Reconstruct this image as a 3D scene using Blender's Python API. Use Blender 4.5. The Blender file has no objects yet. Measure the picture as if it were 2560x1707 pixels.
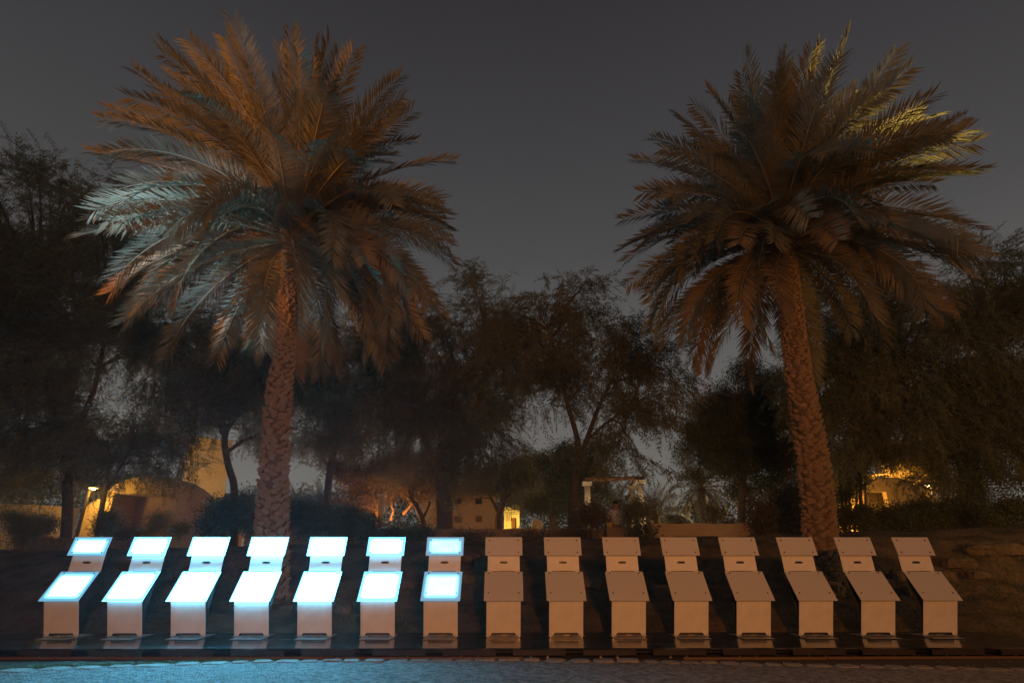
import bpy, math, random
import numpy as np
from mathutils import Vector, Matrix

sc = bpy.context.scene
col = sc.collection
R = math.radians

# ------------------------------------------------------------------ camera
CAM_Z, PITCH, FPX = 1.475, R(20.2), 1422.0
cam = bpy.data.cameras.new('camera')
cam.sensor_width = 36.0
cam.lens = FPX / 2560 * 36.0
cam.clip_start, cam.clip_end = 0.05, 3000
camo = bpy.data.objects.new('camera', cam)
col.objects.link(camo)
camo.location = (0, 0, CAM_Z)
camo.rotation_euler = (R(90) + PITCH, 0, 0)
sc.camera = camo

# ------------------------------------------------------------------ world: light-polluted night sky
w = bpy.data.worlds.new('World')
sc.world = w
w.use_nodes = True
nt = w.node_tree
for n in list(nt.nodes):
    nt.nodes.remove(n)
out = nt.nodes.new('ShaderNodeOutputWorld')
bg = nt.nodes.new('ShaderNodeBackground')
tc = nt.nodes.new('ShaderNodeTexCoord')
sep = nt.nodes.new('ShaderNodeSeparateXYZ')
rmp = nt.nodes.new('ShaderNodeValToRGB')
nt.links.new(tc.outputs['Generated'], sep.inputs[0])
nt.links.new(sep.outputs['Z'], rmp.inputs[0])
cn = nt.nodes.new('ShaderNodeTexNoise'); cn.inputs['Scale'].default_value = 1.6; cn.inputs['Detail'].default_value = 4
nt.links.new(tc.outputs['Generated'], cn.inputs['Vector'])
cm = nt.nodes.new('ShaderNodeMapRange'); cm.inputs['From Min'].default_value = .3; cm.inputs['From Max'].default_value = .7
cm.inputs['To Min'].default_value = .93; cm.inputs['To Max'].default_value = 1.05
nt.links.new(cn.outputs['Fac'], cm.inputs['Value']); nt.links.new(cm.outputs[0], bg.inputs[1])
nt.links.new(rmp.outputs[0], bg.inputs[0])
nt.links.new(bg.outputs[0], out.inputs[0])
cr = rmp.color_ramp
stops = [(0.0, (.180, .165, .146)), (.10, (.158, .149, .135)), (.25, (.120, .115, .109)), (.34, (.100, .097, .095)), (.47, (.068, .066, .067)),
         (.65, (.046, .044, .047)), (.78, (.033, .031, .034)), (1.0, (.028, .026, .030))]
cr.elements[0].position, cr.elements[1].position = 0, 1
for i, (p, c) in enumerate(stops):
    e = cr.elements[0] if i == 0 else (cr.elements[-1] if i == len(stops) - 1 else cr.elements.new(p))
    e.color = (*c, 1)
bg.inputs[1].default_value = 1.0

sc.view_settings.view_transform = 'Standard'
sc.view_settings.look = 'None'
sc.view_settings.exposure = 0.0
sc.view_settings.gamma = 1.0
sc.view_settings.use_curve_mapping = False
sc.cycles.use_denoising = True
sc.cycles.max_bounces = 6
sc.cycles.diffuse_bounces = 3
sc.cycles.glossy_bounces = 3
sc.cycles.transparent_max_bounces = 8
sc.cycles.sample_clamp_indirect = 2.0
sc.cycles.sample_clamp_direct = 12.0
sc.cycles.volume_bounces = 0

# ------------------------------------------------------------------ lamps of the park (sodium lamps behind and beside the camera, one added cool spot)
HAZE = .0007
SODIUM = (1.0, .335, .055)
def lamp(name, loc, watts, colour, radius=.15, kind='POINT', aim=None, angle=60, blend=.5):
    d = bpy.data.lights.new(name, kind)
    d.energy = watts
    d.color = colour
    d.shadow_soft_size = radius
    o = bpy.data.objects.new(name, d)
    col.objects.link(o)
    o.location = loc
    if kind == 'SPOT':
        d.spot_size = R(angle)
        d.spot_blend = blend
        o.rotation_euler = (Vector(aim) - Vector(loc)).to_track_quat('-Z', 'Y').to_euler()
    return o
lamp('park_light', (1.2, -3.0, 2.9), 3050, SODIUM, .2)
lamp('park_light', (-15.0, 3.0, 4.5), 9000, SODIUM, .2, 'SPOT', (-7.4, 12.5, 10.4), 40, .5)
lamp('park_light', (15.0, 11.0, 5.5), 10500, (1.0, .66, .16), .2, 'SPOT', (8.6, 10.7, 12.9), 26, .8)
lamp('park_light', (14.6, 10.6, 2.7), 330, (1.0, .50, .09), .15)
lamp('park_light', (-10.0, -3.0, 7.0), 34000, (.36, .70, 1.0), .2, 'SPOT', (-8.1, 11.0, 8.7), 17, .9)  # added cool spot out of view, aimed to turn the left crown blue

# ------------------------------------------------------------------ helpers
rng = np.random.default_rng(7)
CP, SP = math.cos(PITCH), math.sin(PITCH)
def P(px, py, Y):
    """world point seen at full-size photo pixel (px, py), at distance Y in front of the camera"""
    u, v = (px - 1280) / FPX, (py - 853.5) / FPX
    s = Y / (CP + v * SP)
    return Vector((u * s, Y, CAM_Z + (SP - v * CP) * s))
def pxm(py, Y):
    v = (py - 853.5) / FPX
    return Y / (CP + v * SP) / FPX          # metres per pixel there

def smooth(a, b, t):
    t = np.clip((t - a) / (b - a), 0, 1)
    return t * t * (3 - 2 * t)
GZ = .04
def H(x, y):
    x = np.asarray(x, float); y = np.asarray(y, float)
    top = 1.70 + .018 * np.clip(x, -14, 16) + .0006 * np.clip(x, 0, 16) ** 2
    a = np.interp(y, [-60, 10.7, 11.2, 13.0, 15.2, 16.2, 24, 60, 400], [0, 0, .06, .30, .88, 1.0, 1.04, 1.15, 1.15])
    lump = .05 * np.sin(x * 1.7 + y * .9) * np.sin(y * 2.3 - x * .6) + .03 * np.sin(x * 4.1 + 1) * np.sin(y * 3.7)
    m = np.clip((y - 11.0) / 1.0, 0, 1)
    return GZ + a * (top - GZ) + lump * m
def ray_ground(px, py):
    lo, hi = 5.0, 5.0
    Y = 5.0
    while Y < 120:
        p = P(px, py, Y)
        if p.z < float(H(p.x, p.y)):
            return p
        Y += .03
    return P(px, py, 30)

def finish(me, mat, smooth_on=False):
    if mat is not None:
        for m in (mat if isinstance(mat, (list, tuple)) else [mat]):
            me.materials.append(m)
    if smooth_on:
        me.polygons.foreach_set('use_smooth', [True] * len(me.polygons))
    me.update()
def ob(name, verts, faces, mat, parent=None, smooth_on=False, loc=None):
    me = bpy.data.meshes.new(name)
    me.from_pydata([tuple(v) for v in verts], [], [tuple(f) for f in faces])
    finish(me, mat, smooth_on)
    o = bpy.data.objects.new(name, me)
    col.objects.link(o)
    if parent: o.parent = parent
    if loc is not None: o.location = loc
    return o
def ob_np(name, V, F, mat, parent=None, smooth_on=False):
    """V (n,3), F (m,k) numpy, same-sized polygons"""
    me = bpy.data.meshes.new(name)
    V = np.asarray(V, np.float32); F = np.asarray(F, np.int32)
    k = F.shape[1]
    me.vertices.add(len(V)); me.vertices.foreach_set('co', V.ravel())
    me.loops.add(F.size); me.loops.foreach_set('vertex_index', F.ravel())
    me.polygons.add(len(F)); me.polygons.foreach_set('loop_start', np.arange(0, F.size, k, dtype=np.int32))
    try: me.polygons.foreach_set('loop_total', np.full(len(F), k, np.int32))
    except Exception: pass
    me.update(calc_edges=True)
    finish(me, mat, smooth_on)
    o = bpy.data.objects.new(name, me)
    col.objects.link(o)
    if parent: o.parent = parent
    return o
def thing(name, label, cat, loc=(0, 0, 0), rz=0, group=None):
    o = bpy.data.objects.new(name, None)
    o.empty_display_size = .2
    col.objects.link(o)
    o.location = loc; o.rotation_euler = (0, 0, rz)
    o['label'] = label; o['category'] = cat
    if group: o['group'] = group
    return o
def tag(o, label=None, cat=None, group=None, kind=None):
    if label: o['label'] = label
    if cat: o['category'] = cat
    if group: o['group'] = group
    if kind: o['kind'] = kind
    return o
def copy_of(o, parent=None, loc=None, rz=None):
    c = o.copy(); col.objects.link(c)
    c.parent = parent
    if loc is not None: c.location = loc
    return c

class MB:
    def __init__(s): s.v, s.f = [], []
    def add(s, V, F):
        b = len(s.v)
        s.v += [tuple(v) for v in V]; s.f += [tuple(i + b for i in f) for f in F]
        return s
    def box(s, c, d, M=None):
        x, y, z = d[0] / 2, d[1] / 2, d[2] / 2
        V = [Vector(p) for p in ((-x,-y,-z),(x,-y,-z),(x,y,-z),(-x,y,-z),(-x,-y,z),(x,-y,z),(x,y,z),(-x,y,z))]
        if M is not None: V = [M @ v for v in V]
        V = [v + Vector(c) for v in V]
        return s.add(V, [(0,3,2,1),(4,5,6,7),(0,1,5,4),(1,2,6,5),(2,3,7,6),(3,0,4,7)])
    def prism(s, poly, x0, x1):
        """(y,z) outline extruded along x"""
        n = len(poly)
        V = [(x0, p[0], p[1]) for p in poly] + [(x1, p[0], p[1]) for p in poly]
        return s.add(V, [tuple(range(n))[::-1], tuple(range(n, 2*n))] + [(i, (i+1) % n, n + (i+1) % n, n + i) for i in range(n)])
    def slab(s, w, a, b, t):
        """board of width w from (y,z) a to b, thickness t behind its front face"""
        d = Vector((b[0]-a[0], b[1]-a[1])).normalized()
        nx, nz = d.y, -d.x          # to the back
        return s.prism([a, b, (b[0]+nx*t, b[1]+nz*t), (a[0]+nx*t, a[1]+nz*t)], -w/2, w/2)
    def tube(s, pts, rad, n=8, cap=True):
        b = len(s.v)
        pts = [Vector(p) for p in pts]
        for i, p in enumerate(pts):
            t = (pts[min(i+1, len(pts)-1)] - pts[max(i-1, 0)]).normalized()
            a = t.cross(Vector((0, 1, .01)) if abs(t.y) < .9 else Vector((1, 0, 0))).normalized()
            c = t.cross(a)
            r = rad[i] if hasattr(rad, '__len__') else rad
            for k in range(n):
                th = 2*math.pi*k/n
                s.v.append(tuple(p + a*math.cos(th)*r + c*math.sin(th)*r))
        for i in range(len(pts)-1):
            for k in range(n):
                s.f.append((b+i*n+k, b+i*n+(k+1) % n, b+(i+1)*n+(k+1) % n, b+(i+1)*n+k))
        if cap:
            s.f.append(tuple(b+k for k in range(n))[::-1])
            s.f.append(tuple(b+(len(pts)-1)*n+k for k in range(n)))
        return s
    def build(s, name, mat, parent=None, sm=False, origin=None):
        V = s.v
        if origin is not None: V = [(v[0]-origin[0], v[1]-origin[1], v[2]-origin[2]) for v in V]
        return ob(name, V, s.f, mat, parent, sm)
def bevel(o, wdt=.004, seg=2):
    m = o.modifiers.new('bevel', 'BEVEL'); m.width = wdt; m.segments = seg; m.limit_method = 'ANGLE'
    return o

# ------------------------------------------------------------------ materials
def mat(name, colour, rough=.7, noise=None, bump=None, metal=0.0, spec=.3, translucent=0.0, var=None):
    """noise=(scale, second colour, contrast) ; bump=(scale, strength, distance)"""
    m = bpy.data.materials.new(name); m.use_nodes = True
    n = m.node_tree.nodes; l = m.node_tree.links
    b = n['Principled BSDF']
    b.inputs['Base Color'].default_value = (*colour, 1)
    b.inputs['Roughness'].default_value = rough
    b.inputs['Metallic'].default_value = metal
    b.inputs['Specular IOR Level'].default_value = spec
    t = n.new('ShaderNodeTexCoord')
    if noise:
        x = n.new('ShaderNodeTexNoise'); x.inputs['Scale'].default_value = noise[0]; x.inputs['Detail'].default_value = 6
        x.inputs['Roughness'].default_value = .65
        l.new(t.outputs['Object'], x.inputs['Vector'])
        r = n.new('ShaderNodeValToRGB')
        c = noise[2] if len(noise) > 2 else .2
        r.color_ramp.elements[0].position = .5 - c; r.color_ramp.elements[1].position = .5 + c
        r.color_ramp.elements[0].color = (*colour, 1); r.color_ramp.elements[1].color = (*noise[1], 1)
        l.new(x.outputs['Fac'], r.inputs[0])
        l.new(r.outputs[0], b.inputs['Base Color'])
    if bump:
        x2 = n.new('ShaderNodeTexNoise'); x2.inputs['Scale'].default_value = bump[0]; x2.inputs['Detail'].default_value = 5
        l.new(t.outputs['Object'], x2.inputs['Vector'])
        bp = n.new('ShaderNodeBump'); bp.inputs['Strength'].default_value = bump[1]; bp.inputs['Distance'].default_value = bump[2]
        l.new(x2.outputs['Fac'], bp.inputs['Height'])
        l.new(bp.outputs[0], b.inputs['Normal'])
    if translucent:
        tr = n.new('ShaderNodeBsdfTranslucent')
        mx = n.new('ShaderNodeMixShader'); mx.inputs[0].default_value = translucent
        src = r.outputs[0] if noise else None
        if src: l.new(src, tr.inputs[0])
        else: tr.inputs[0].default_value = (*colour, 1)
        l.new(b.outputs[0], mx.inputs[1]); l.new(tr.outputs[0], mx.inputs[2])
        l.new(mx.outputs[0], n['Material Output'].inputs[0])
    return m

M = {}
M['board'] = mat('white_coated_board', (.58, .56, .53), .5, (4.5, (.72, .70, .67), .2), (220, .08, .002))
M['dark'] = mat('dark_metal', (.03, .03, .033), .45, spec=.4)
M['steel'] = mat('galvanised_steel', (.42, .41, .40), .38, (30, (.34, .33, .32), .2), metal=.7)
M['bolt'] = mat('black_bolt', (.012, .012, .013), .4)
M['lens'] = mat('camera_lens', (.45, .46, .5), .15, spec=.6)
M['cable'] = mat('cable', (.02, .02, .02), .5)
M['copper'] = mat('brass_fitting', (.35, .22, .10), .4, metal=.6)
M['sand'] = mat('sandy_path', (.092, .089, .085), .95, (13, (.29, .28, .262), .13), (38, 1.0, .06))
M['kerb'] = mat('kerb_stone', (.15, .142, .13), .9, (14, (.30, .285, .26), .25), (30, .8, .02))
M['soil'] = mat('dark_soil', (.035, .027, .020), .95, (18, (.06, .048, .035), .2), (30, .8, .03))
M['ground'] = mat('dry_earth', (.045, .040, .026), .95, (1.6, (.17, .115, .07), .14), (14, 1.0, .06))
M['rock'] = mat('sandstone_rock', (.075, .056, .040), .92, (7, (.17, .125, .085), .22), (18, 1.0, .05))
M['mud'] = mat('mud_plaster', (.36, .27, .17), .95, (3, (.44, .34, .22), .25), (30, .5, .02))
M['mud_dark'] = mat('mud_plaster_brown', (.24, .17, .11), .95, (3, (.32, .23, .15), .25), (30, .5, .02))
M['pale'] = mat('pale_stone', (.50, .45, .37), .85, (12, (.58, .53, .45), .25), (40, .3, .01))
M['wood'] = mat('weathered_timber', (.12, .055, .03), .85, (20, (.20, .10, .06), .2), (40, .5, .01))
M['bark'] = mat('tree_bark', (.075, .058, .045), .95, (12, (.12, .095, .07), .2), (26, 1.0, .04))
M['palm_bark'] = mat('palm_trunk_fibre', (.085, .058, .038), .95, (20, (.14, .10, .065), .2), (34, 1.0, .03))
M['boot'] = mat('palm_leaf_base', (.17, .108, .068), .9, (9, (.37, .26, .17), .25), (40, .7, .015))
M['frond'] = mat('palm_leaflet', (.105, .104, .068), .5, (1.2, (.20, .19, .135), .2), translucent=.15, spec=.35)
M['frond_dry'] = mat('dry_palm_leaflet', (.15, .11, .065), .65, (1.2, (.22, .165, .10), .2), translucent=.15, spec=.3)
M['rachis'] = mat('palm_midrib', (.14, .12, .07), .5, (6, (.20, .17, .10), .2))
M['leaf'] = mat('acacia_leaf', (.090, .100, .055), .75, (.55, (.24, .232, .137), .17), translucent=.2, spec=.15)
M['leaf_dark'] = mat('evergreen_leaf', (.048, .060, .032), .65, (.8, (.13, .135, .072), .18), translucent=.15, spec=.15)
M['leaf_dry'] = mat('brownish_leaf', (.09, .072, .043), .75, (1.1, (.15, .12, .075), .2), translucent=.2, spec=.15)
M['grass'] = mat('grass', (.05, .085, .035), .7, (1.5, (.09, .12, .055), .2), translucent=.2)
M['grass_dry'] = mat('dry_grass', (.055, .055, .03), .8, (1.5, (.10, .085, .05), .2), translucent=.2)
M['cloth'] = mat('white_shirt', (.50, .49, .47), .85, (12, (.42, .41, .40), .2))
M['trouser'] = mat('dark_trousers', (.03, .03, .035), .9)
M['skin'] = mat('skin', (.25, .14, .09), .6)
M['hair'] = mat('black_hair', (.012, .010, .009), .6)
M['bag'] = mat('yellow_bag', (.55, .36, .05), .6)
M['window'] = mat('dark_window', (.012, .011, .010), .25, spec=.5)
M['bar'] = mat('edging_bar', (.12, .07, .04), .7, (8, (.09, .055, .03), .25), (40, .3, .01))
M['fascia'] = mat('deck_fascia', (.022, .018, .017), .22, (5, (.04, .03, .027), .2), spec=.4)
M['under'] = mat('black_underframe', (.006, .006, .007), .6)
M['pole'] = mat('painted_pole', (.16, .13, .09), .5, (12, (.22, .18, .12), .2))

def glass_mat():
    m = mat('frosted_glass_off', (.46, .45, .44), .36, (60, (.50, .49, .48), .3), spec=.6)
    return m
M['glass'] = glass_mat()
def lit_glass(i, L, hw, hl, mrgx, mrgy, colour=(.11, .63, 1.0), uneven=.0):
    """frosted pane over a smaller lamp box: emits where the box lies behind it, fading over the free edge"""
    m = bpy.data.materials.new('frosted_glass_lit'); m.use_nodes = True
    n = m.node_tree.nodes; l = m.node_tree.links
    b = n['Principled BSDF']
    b.inputs['Base Color'].default_value = (.38, .42, .44, 1)
    b.inputs['Roughness'].default_value = .42
    t = n.new('ShaderNodeTexCoord'); s = n.new('ShaderNodeSeparateXYZ')
    l.new(t.outputs['Object'], s.inputs[0])
    def edge(sock, half, mrg):
        a = n.new('ShaderNodeMath'); a.operation = 'ABSOLUTE'; l.new(sock, a.inputs[0])
        r = n.new('ShaderNodeMapRange'); r.interpolation_type = 'SMOOTHERSTEP'
        r.inputs['From Min'].default_value = half; r.inputs['From Max'].default_value = half - mrg
        r.inputs['To Min'].default_value = 0; r.inputs['To Max'].default_value = 1
        l.new(a.outputs[0], r.inputs['Value'])
        return r.outputs[0]
    ex = edge(s.outputs['X'], hw, mrgx); ey = edge(s.outputs['Y'], hl, mrgy)
    mu = n.new('ShaderNodeMath'); mu.operation = 'MULTIPLY'; l.new(ex, mu.inputs[0]); l.new(ey, mu.inputs[1])
    pw = n.new('ShaderNodeMath'); pw.operation = 'POWER'; l.new(mu.outputs[0], pw.inputs[0]); pw.inputs[1].default_value = 1.7
    nz = n.new('ShaderNodeTexNoise'); nz.inputs['Scale'].default_value = 5.0; nz.inputs['Detail'].default_value = 1
    l.new(t.outputs['Object'], nz.inputs['Vector'])
    nr = n.new('ShaderNodeMapRange'); nr.inputs['From Min'].default_value = .3; nr.inputs['From Max'].default_value = .7
    nr.inputs['To Min'].default_value = 1 - uneven; nr.inputs['To Max'].default_value = 1
    l.new(nz.outputs['Fac'], nr.inputs['Value'])
    m2 = n.new('ShaderNodeMath'); m2.operation = 'MULTIPLY'; l.new(pw.outputs[0], m2.inputs[0]); l.new(nr.outputs[0], m2.inputs[1])
    m3 = n.new('ShaderNodeMath'); m3.operation = 'MULTIPLY_ADD'
    fl = (.30 + .022 * L) / L
    l.new(m2.outputs[0], m3.inputs[0]); m3.inputs[1].default_value = 1 - fl; m3.inputs[2].default_value = fl
    vm = n.new('ShaderNodeVectorMath'); vm.operation = 'SCALE'; vm.inputs[0].default_value = colour
    l.new(m3.outputs[0], vm.inputs['Scale'])
    l.new(vm.outputs[0], b.inputs['Emission Color'])
    b.inputs['Emission Strength'].default_value = L
    m.cycles.emission_sampling = 'FRONT'
    return m

def lit_edge(L, colour=(.11, .63, 1.0)):
    m = bpy.data.materials.new('frosted_glass_lit_edge'); m.use_nodes = True
    b = m.node_tree.nodes['Principled BSDF']
    b.inputs['Base Color'].default_value = (.38, .42, .44, 1); b.inputs['Roughness'].default_value = .42
    b.inputs['Emission Color'].default_value = (*colour, 1); b.inputs['Emission Strength'].default_value = .30 + (.085 if L > 50 else .022) * L
    return m

def deck_mat():
    m = bpy.data.materials.new('glossy_black_deck'); m.use_nodes = True
    n = m.node_tree.nodes; l = m.node_tree.links
    b = n['Principled BSDF']
    t = n.new('ShaderNodeTexCoord')
    mp = n.new('ShaderNodeMapping'); mp.inputs['Scale'].default_value = (.9, 5, 1)
    l.new(t.outputs['Object'], mp.inputs[0])
    x = n.new('ShaderNodeTexNoise'); x.inputs['Scale'].default_value = 2.2; x.inputs['Detail'].default_value = 8; x.inputs['Roughness'].default_value = .7
    l.new(mp.outputs[0], x.inputs['Vector'])
    r = n.new('ShaderNodeValToRGB')
    r.color_ramp.elements[0].position = .45; r.color_ramp.elements[1].position = .72
    r.color_ramp.elements[0].color = (.010, .010, .011, 1); r.color_ramp.elements[1].color = (.10, .095, .09, 1)
    l.new(x.outputs['Fac'], r.inputs[0]); l.new(r.outputs[0], b.inputs['Base Color'])
    q = n.new('ShaderNodeMapRange'); q.inputs['From Min'].default_value = .4; q.inputs['From Max'].default_value = .75
    q.inputs['To Min'].default_value = .10; q.inputs['To Max'].default_value = .34
    l.new(x.outputs['Fac'], q.inputs['Value']); l.new(q.outputs[0], b.inputs['Roughness'])
    b.inputs['Specular IOR Level'].default_value = .32
    return m
M['deck'] = deck_mat()

def glow(name, colour, strength):
    m = bpy.data.materials.new(name); m.use_nodes = True
    b = m.node_tree.nodes['Principled BSDF']
    b.inputs['Base Color'].default_value = (.8, .8, .8, 1)
    b.inputs['Emission Color'].default_value = (*colour, 1); b.inputs['Emission Strength'].default_value = strength
    return m
M['lamp_glow'] = glow('lit_lamp', (1.0, .66, .20), 9)
M['lamp_glow_white'] = glow('lit_lamp_pale', (1.0, .80, .42), 9)

# ------------------------------------------------------------------ ground, path
xs = np.concatenate([np.linspace(-74, -30, 10), np.linspace(-28, -12, 33), np.linspace(-11.8, 12, 180), np.linspace(12.4, 28, 33), np.linspace(30, 74, 10)])
ys = np.concatenate([np.linspace(-24, 6, 12), np.linspace(6.5, 10.5, 12), np.linspace(10.6, 18, 90), np.linspace(18.5, 40, 44), np.linspace(44, 84, 12)])
X, Yg = np.meshgrid(xs, ys)
Zg = H(X, Yg)
nx, ny = len(xs), len(ys)
idx = np.arange(nx * ny).reshape(ny, nx)
F = np.stack([idx[:-1, :-1], idx[:-1, 1:], idx[1:, 1:], idx[1:, :-1]], -1).reshape(-1, 4)
g = ob_np('ground', np.stack([X, Yg, Zg], -1).reshape(-1, 3), F, M['ground'], None, True)
tag(g, 'dark dry earth rising as a bank behind the kiosk row', kind='structure')

# path edge, read along its line in the photograph
edge_px = [(-300, 1690), (0, 1675), (150, 1668), (300, 1663), (480, 1656), (650, 1652), (800, 1650), (1000, 1649), (1300, 1648), (1600, 1651),
           (1800, 1655), (2000, 1660), (2200, 1664), (2400, 1668), (2560, 1672), (2900, 1680)]
def on_plane(px, py, z):
    u, v = (px - 1280) / FPX, (py - 853.5) / FPX
    dy, dz = CP + v * SP, SP - v * CP
    s = (z - CAM_Z) / dz
    return (u * s, dy * s)
edge = [on_plane(a, b, GZ) for a, b in edge_px]
ex = np.array([e[0] for e in edge]); ey = np.array([e[1] for e in edge])
def path_edge(x): return float(np.interp(x, ex, ey))
px_ = np.linspace(-40, 40, 400); V = []; 
rows = [1.0, .985, .95, .85, .6, .2, -1.5]
for r_ in rows:
    for x in px_:
        V.append((x, (path_edge(x) + .02*math.sin(x*9)+.015*math.sin(x*23)) * r_ if r_ > 0 else -25, GZ + (.006 if r_ < .99 else .003)))
n_ = len(px_); idx = np.arange(len(V)).reshape(len(rows), n_)
F = np.stack([idx[:-1, :-1], idx[1:, :-1], idx[1:, 1:], idx[:-1, 1:]], -1).reshape(-1, 4)
path = ob_np('path', V, F, M['sand'], None, True)
tag(path, 'pale sandy path in front of the kiosk row', kind='structure')
# soil strip between path and deck
V = []
for x in px_:
    V.append((x, path_edge(x) - .15, GZ + .0035)); V.append((x, 10.9, GZ + .0035))
F = [(2*i, 2*i+2, 2*i+3, 2*i+1) for i in range(n_ - 1)]
tag(ob_np('soil_bed', V, np.array(F), M['soil'], None), 'strip of dark soil between path and kiosk deck', kind='structure')
# kerb stones
rk = random.Random(3)
x = -9.6
while x < 9.6:
    wd = rk.uniform(.20, .34); dp = rk.uniform(.16, .23); hh = rk.uniform(.012, .024)
    yc = path_edge(x + wd/2) - dp*.42 + rk.uniform(-.025, .025)
    if x > 1.5: hh *= .6
    if x < -4.2: hh *= .55; wd *= 1.35; dp *= 1.2
    n = 9; o1, o2 = [], []
    ang = rk.uniform(-.12, .12)
    for k in range(n):
        a = 2*math.pi*(k + .5)/n
        c, s = math.cos(a), math.sin(a)
        e = .42
        q = Vector((abs(c)**e*math.copysign(1, c)*wd/2*.95, abs(s)**e*math.copysign(1, s)*dp/2, 0))
        q *= rk.uniform(.88, 1.04)
        q = Matrix.Rotation(ang, 3, 'Z') @ q
        o1.append(q); o2.append(q*.86)
    V = [(q.x, q.y, -.03) for q in o1] + [(q.x, q.y, hh*.6) for q in o1] + [(q.x, q.y, hh + rk.uniform(-.004, .004)) for q in o2]
    F = [(i, (i+1) % n, n+(i+1) % n, n+i) for i in range(n)] + [(n+i, n+(i+1) % n, 2*n+(i+1) % n, 2*n+i) for i in range(n)] + [tuple(range(2*n, 3*n))]
    ob('kerb_stone', V, F, M['kerb'], path, False, (x + wd/2, yc, GZ + .006))
    x += wd + rk.uniform(.012, .05)
# loose pebbles on the path
V, F = [], []
for i in range(420):
    xx = rng.uniform(-10, 10); yy = rng.uniform(5.5, 9.0)
    if yy > path_edge(xx) - .25: continue
    r_ = rng.uniform(.004, .012) * (1.7 if rng.random() < .08 else 1)
    b = len(V)
    for k in range(5):
        a = 2*math.pi*k/5 + rng.uniform(-.3, .3)
        V.append((xx + math.cos(a)*r_*rng.uniform(.8, 1.4), yy + math.sin(a)*r_, GZ + .005))
    V.append((xx, yy, GZ + .006 + r_*.8))
    F += [(b+k, b+(k+1) % 5, b+5) for k in range(5)]
tag(ob('gravel', V, F, M['kerb']), 'loose pebbles scattered on the sandy path', kind='stuff')

# ------------------------------------------------------------------ deck
ROW = Matrix.Rotation(.0085, 4, 'Z')
KX0 = -.137 + .086
def rowpt(x, y, z): 
    return ROW @ Vector((x, y, z))
DZ = .18
deck = thing('deck_platform', 'long low black glossy deck carrying the whole row of kiosks', 'deck', (0, 0, 0), .0085)
x0, x1 = -8.35, 8.15
seam = [x0] + [KX0 + (i - 7.5) for i in range(0, 16)] + [x1]
for a, b in zip(seam[:-1], seam[1:]):
    if b - a < .05: continue
    mb = MB().box(((a+b)/2, 9.93, DZ - .011), (b-a-.003, 1.66, .022))
    mb.build('deck_sheet', M['deck'], deck)
MB().box((( x0+x1)/2, 10.0, DZ - .055), (x1-x0-.02, 1.45, .062)).build('underframe', M['under'], deck)
for i in range(0, 16):
    cx = KX0 + (i - 7.5) + .02
    MB().box((cx, 9.125, DZ - .060), (.76, .012, .072)).build('fascia_board', M['fascia'], deck)
    for sx in (-.12, .12):
        MB().tube([(cx + sx, 9.2, GZ), (cx + sx, 9.2, DZ - .085)], .008, 6).box((cx + sx, 9.19, GZ + .007), (.035, .05, .008)).build('leg', M['steel'], deck)
for (xa, ya), (xb, yb), lab in (((-9.4, 9.03), (-2.5, 9.07), 'thin brown edging bar along the left half of the deck'), ((-2.46, 9.04), (.16, 9.06), 'short brown edging bar in front of the last lit kiosk'),
                     ((2.4, 9.02), (4.42, 9.04), 'short dark edging bar in front of the unlit kiosks near the middle'), ((4.44, 9.06), (10.2, 9.16), 'thin pale brown edging bar along the right end of the deck')):
    mid = Vector(((xa+xb)/2, (ya+yb)/2, GZ + .022)); L_ = math.hypot(xb-xa, yb-ya)
    o = MB().box((0, 0, 0), (L_, .03, .036)).build('edging_bar', M['bar'])
    o.location = mid; o.rotation_euler = (0, 0, math.atan2(yb-ya, xb-xa))
    bevel(o, .006)
    tag(o, lab, 'edging', 'edging bars along the deck')

# ------------------------------------------------------------------ kiosks (profile in y,z ; y measured from the front board's foot)
Y0 = 10.112
PW, BW = .628, .545
pt = lambda y, z: (y - Y0, z - DZ)
dk0, dk1 = pt(9.853, .738), pt(10.199, 1.155)
tp0, tp1 = pt(10.229, 1.406), pt(10.327, 1.698)
def pane(name, a, b, root, mtl, bolts):
    """frosted pane: own local frame (x across, y up the pane, z towards the viewer)"""
    a, b = Vector((0, a[0], a[1])), Vector((0, b[0], b[1]))
    up = (b - a).normalized(); nrm = Vector((1, 0, 0)).cross(up)
    L_ = (b - a).length
    o = MB().box((0, 0, -.005), (PW, L_, .010)).build(name, mtl, root)
    o.matrix_local = Matrix.Translation((a + b)/2) @ Matrix((Vector((1, 0, 0)), up, nrm)).transposed().to_4x4()
    bevel(o, .0015, 1)
    for (bx, by) in bolts:
        q = MB().tube([(0, 0, -.02), (0, 0, .005)], .0120, 10).build('bolt', M['bolt'], o)
        q.location = (bx, by, 0)
    return o, L_
def board_with_notch(w, h, t, nw, nh, ch):
    """upright board in x,z with a chamfered notch in its lower edge, front face at y=0"""
    pts = [(-w/2, 0), (-nw/2, 0), (-nw/2, nh - ch), (-nw/2 + ch, nh), (nw/2 - ch, nh), (nw/2, nh - ch), (nw/2, 0), (w/2, 0), (w/2, h), (-w/2, h)]
    n = len(pts)
    V = [(p[0], 0, p[1]) for p in pts] + [(p[0], t, p[1]) for p in pts]
    F = [tuple(range(n)), tuple(range(n, 2*n))[::-1]] + [(i, n+i, n+(i+1) % n, (i+1) % n) for i in range(n)]
    return V, F
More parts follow.
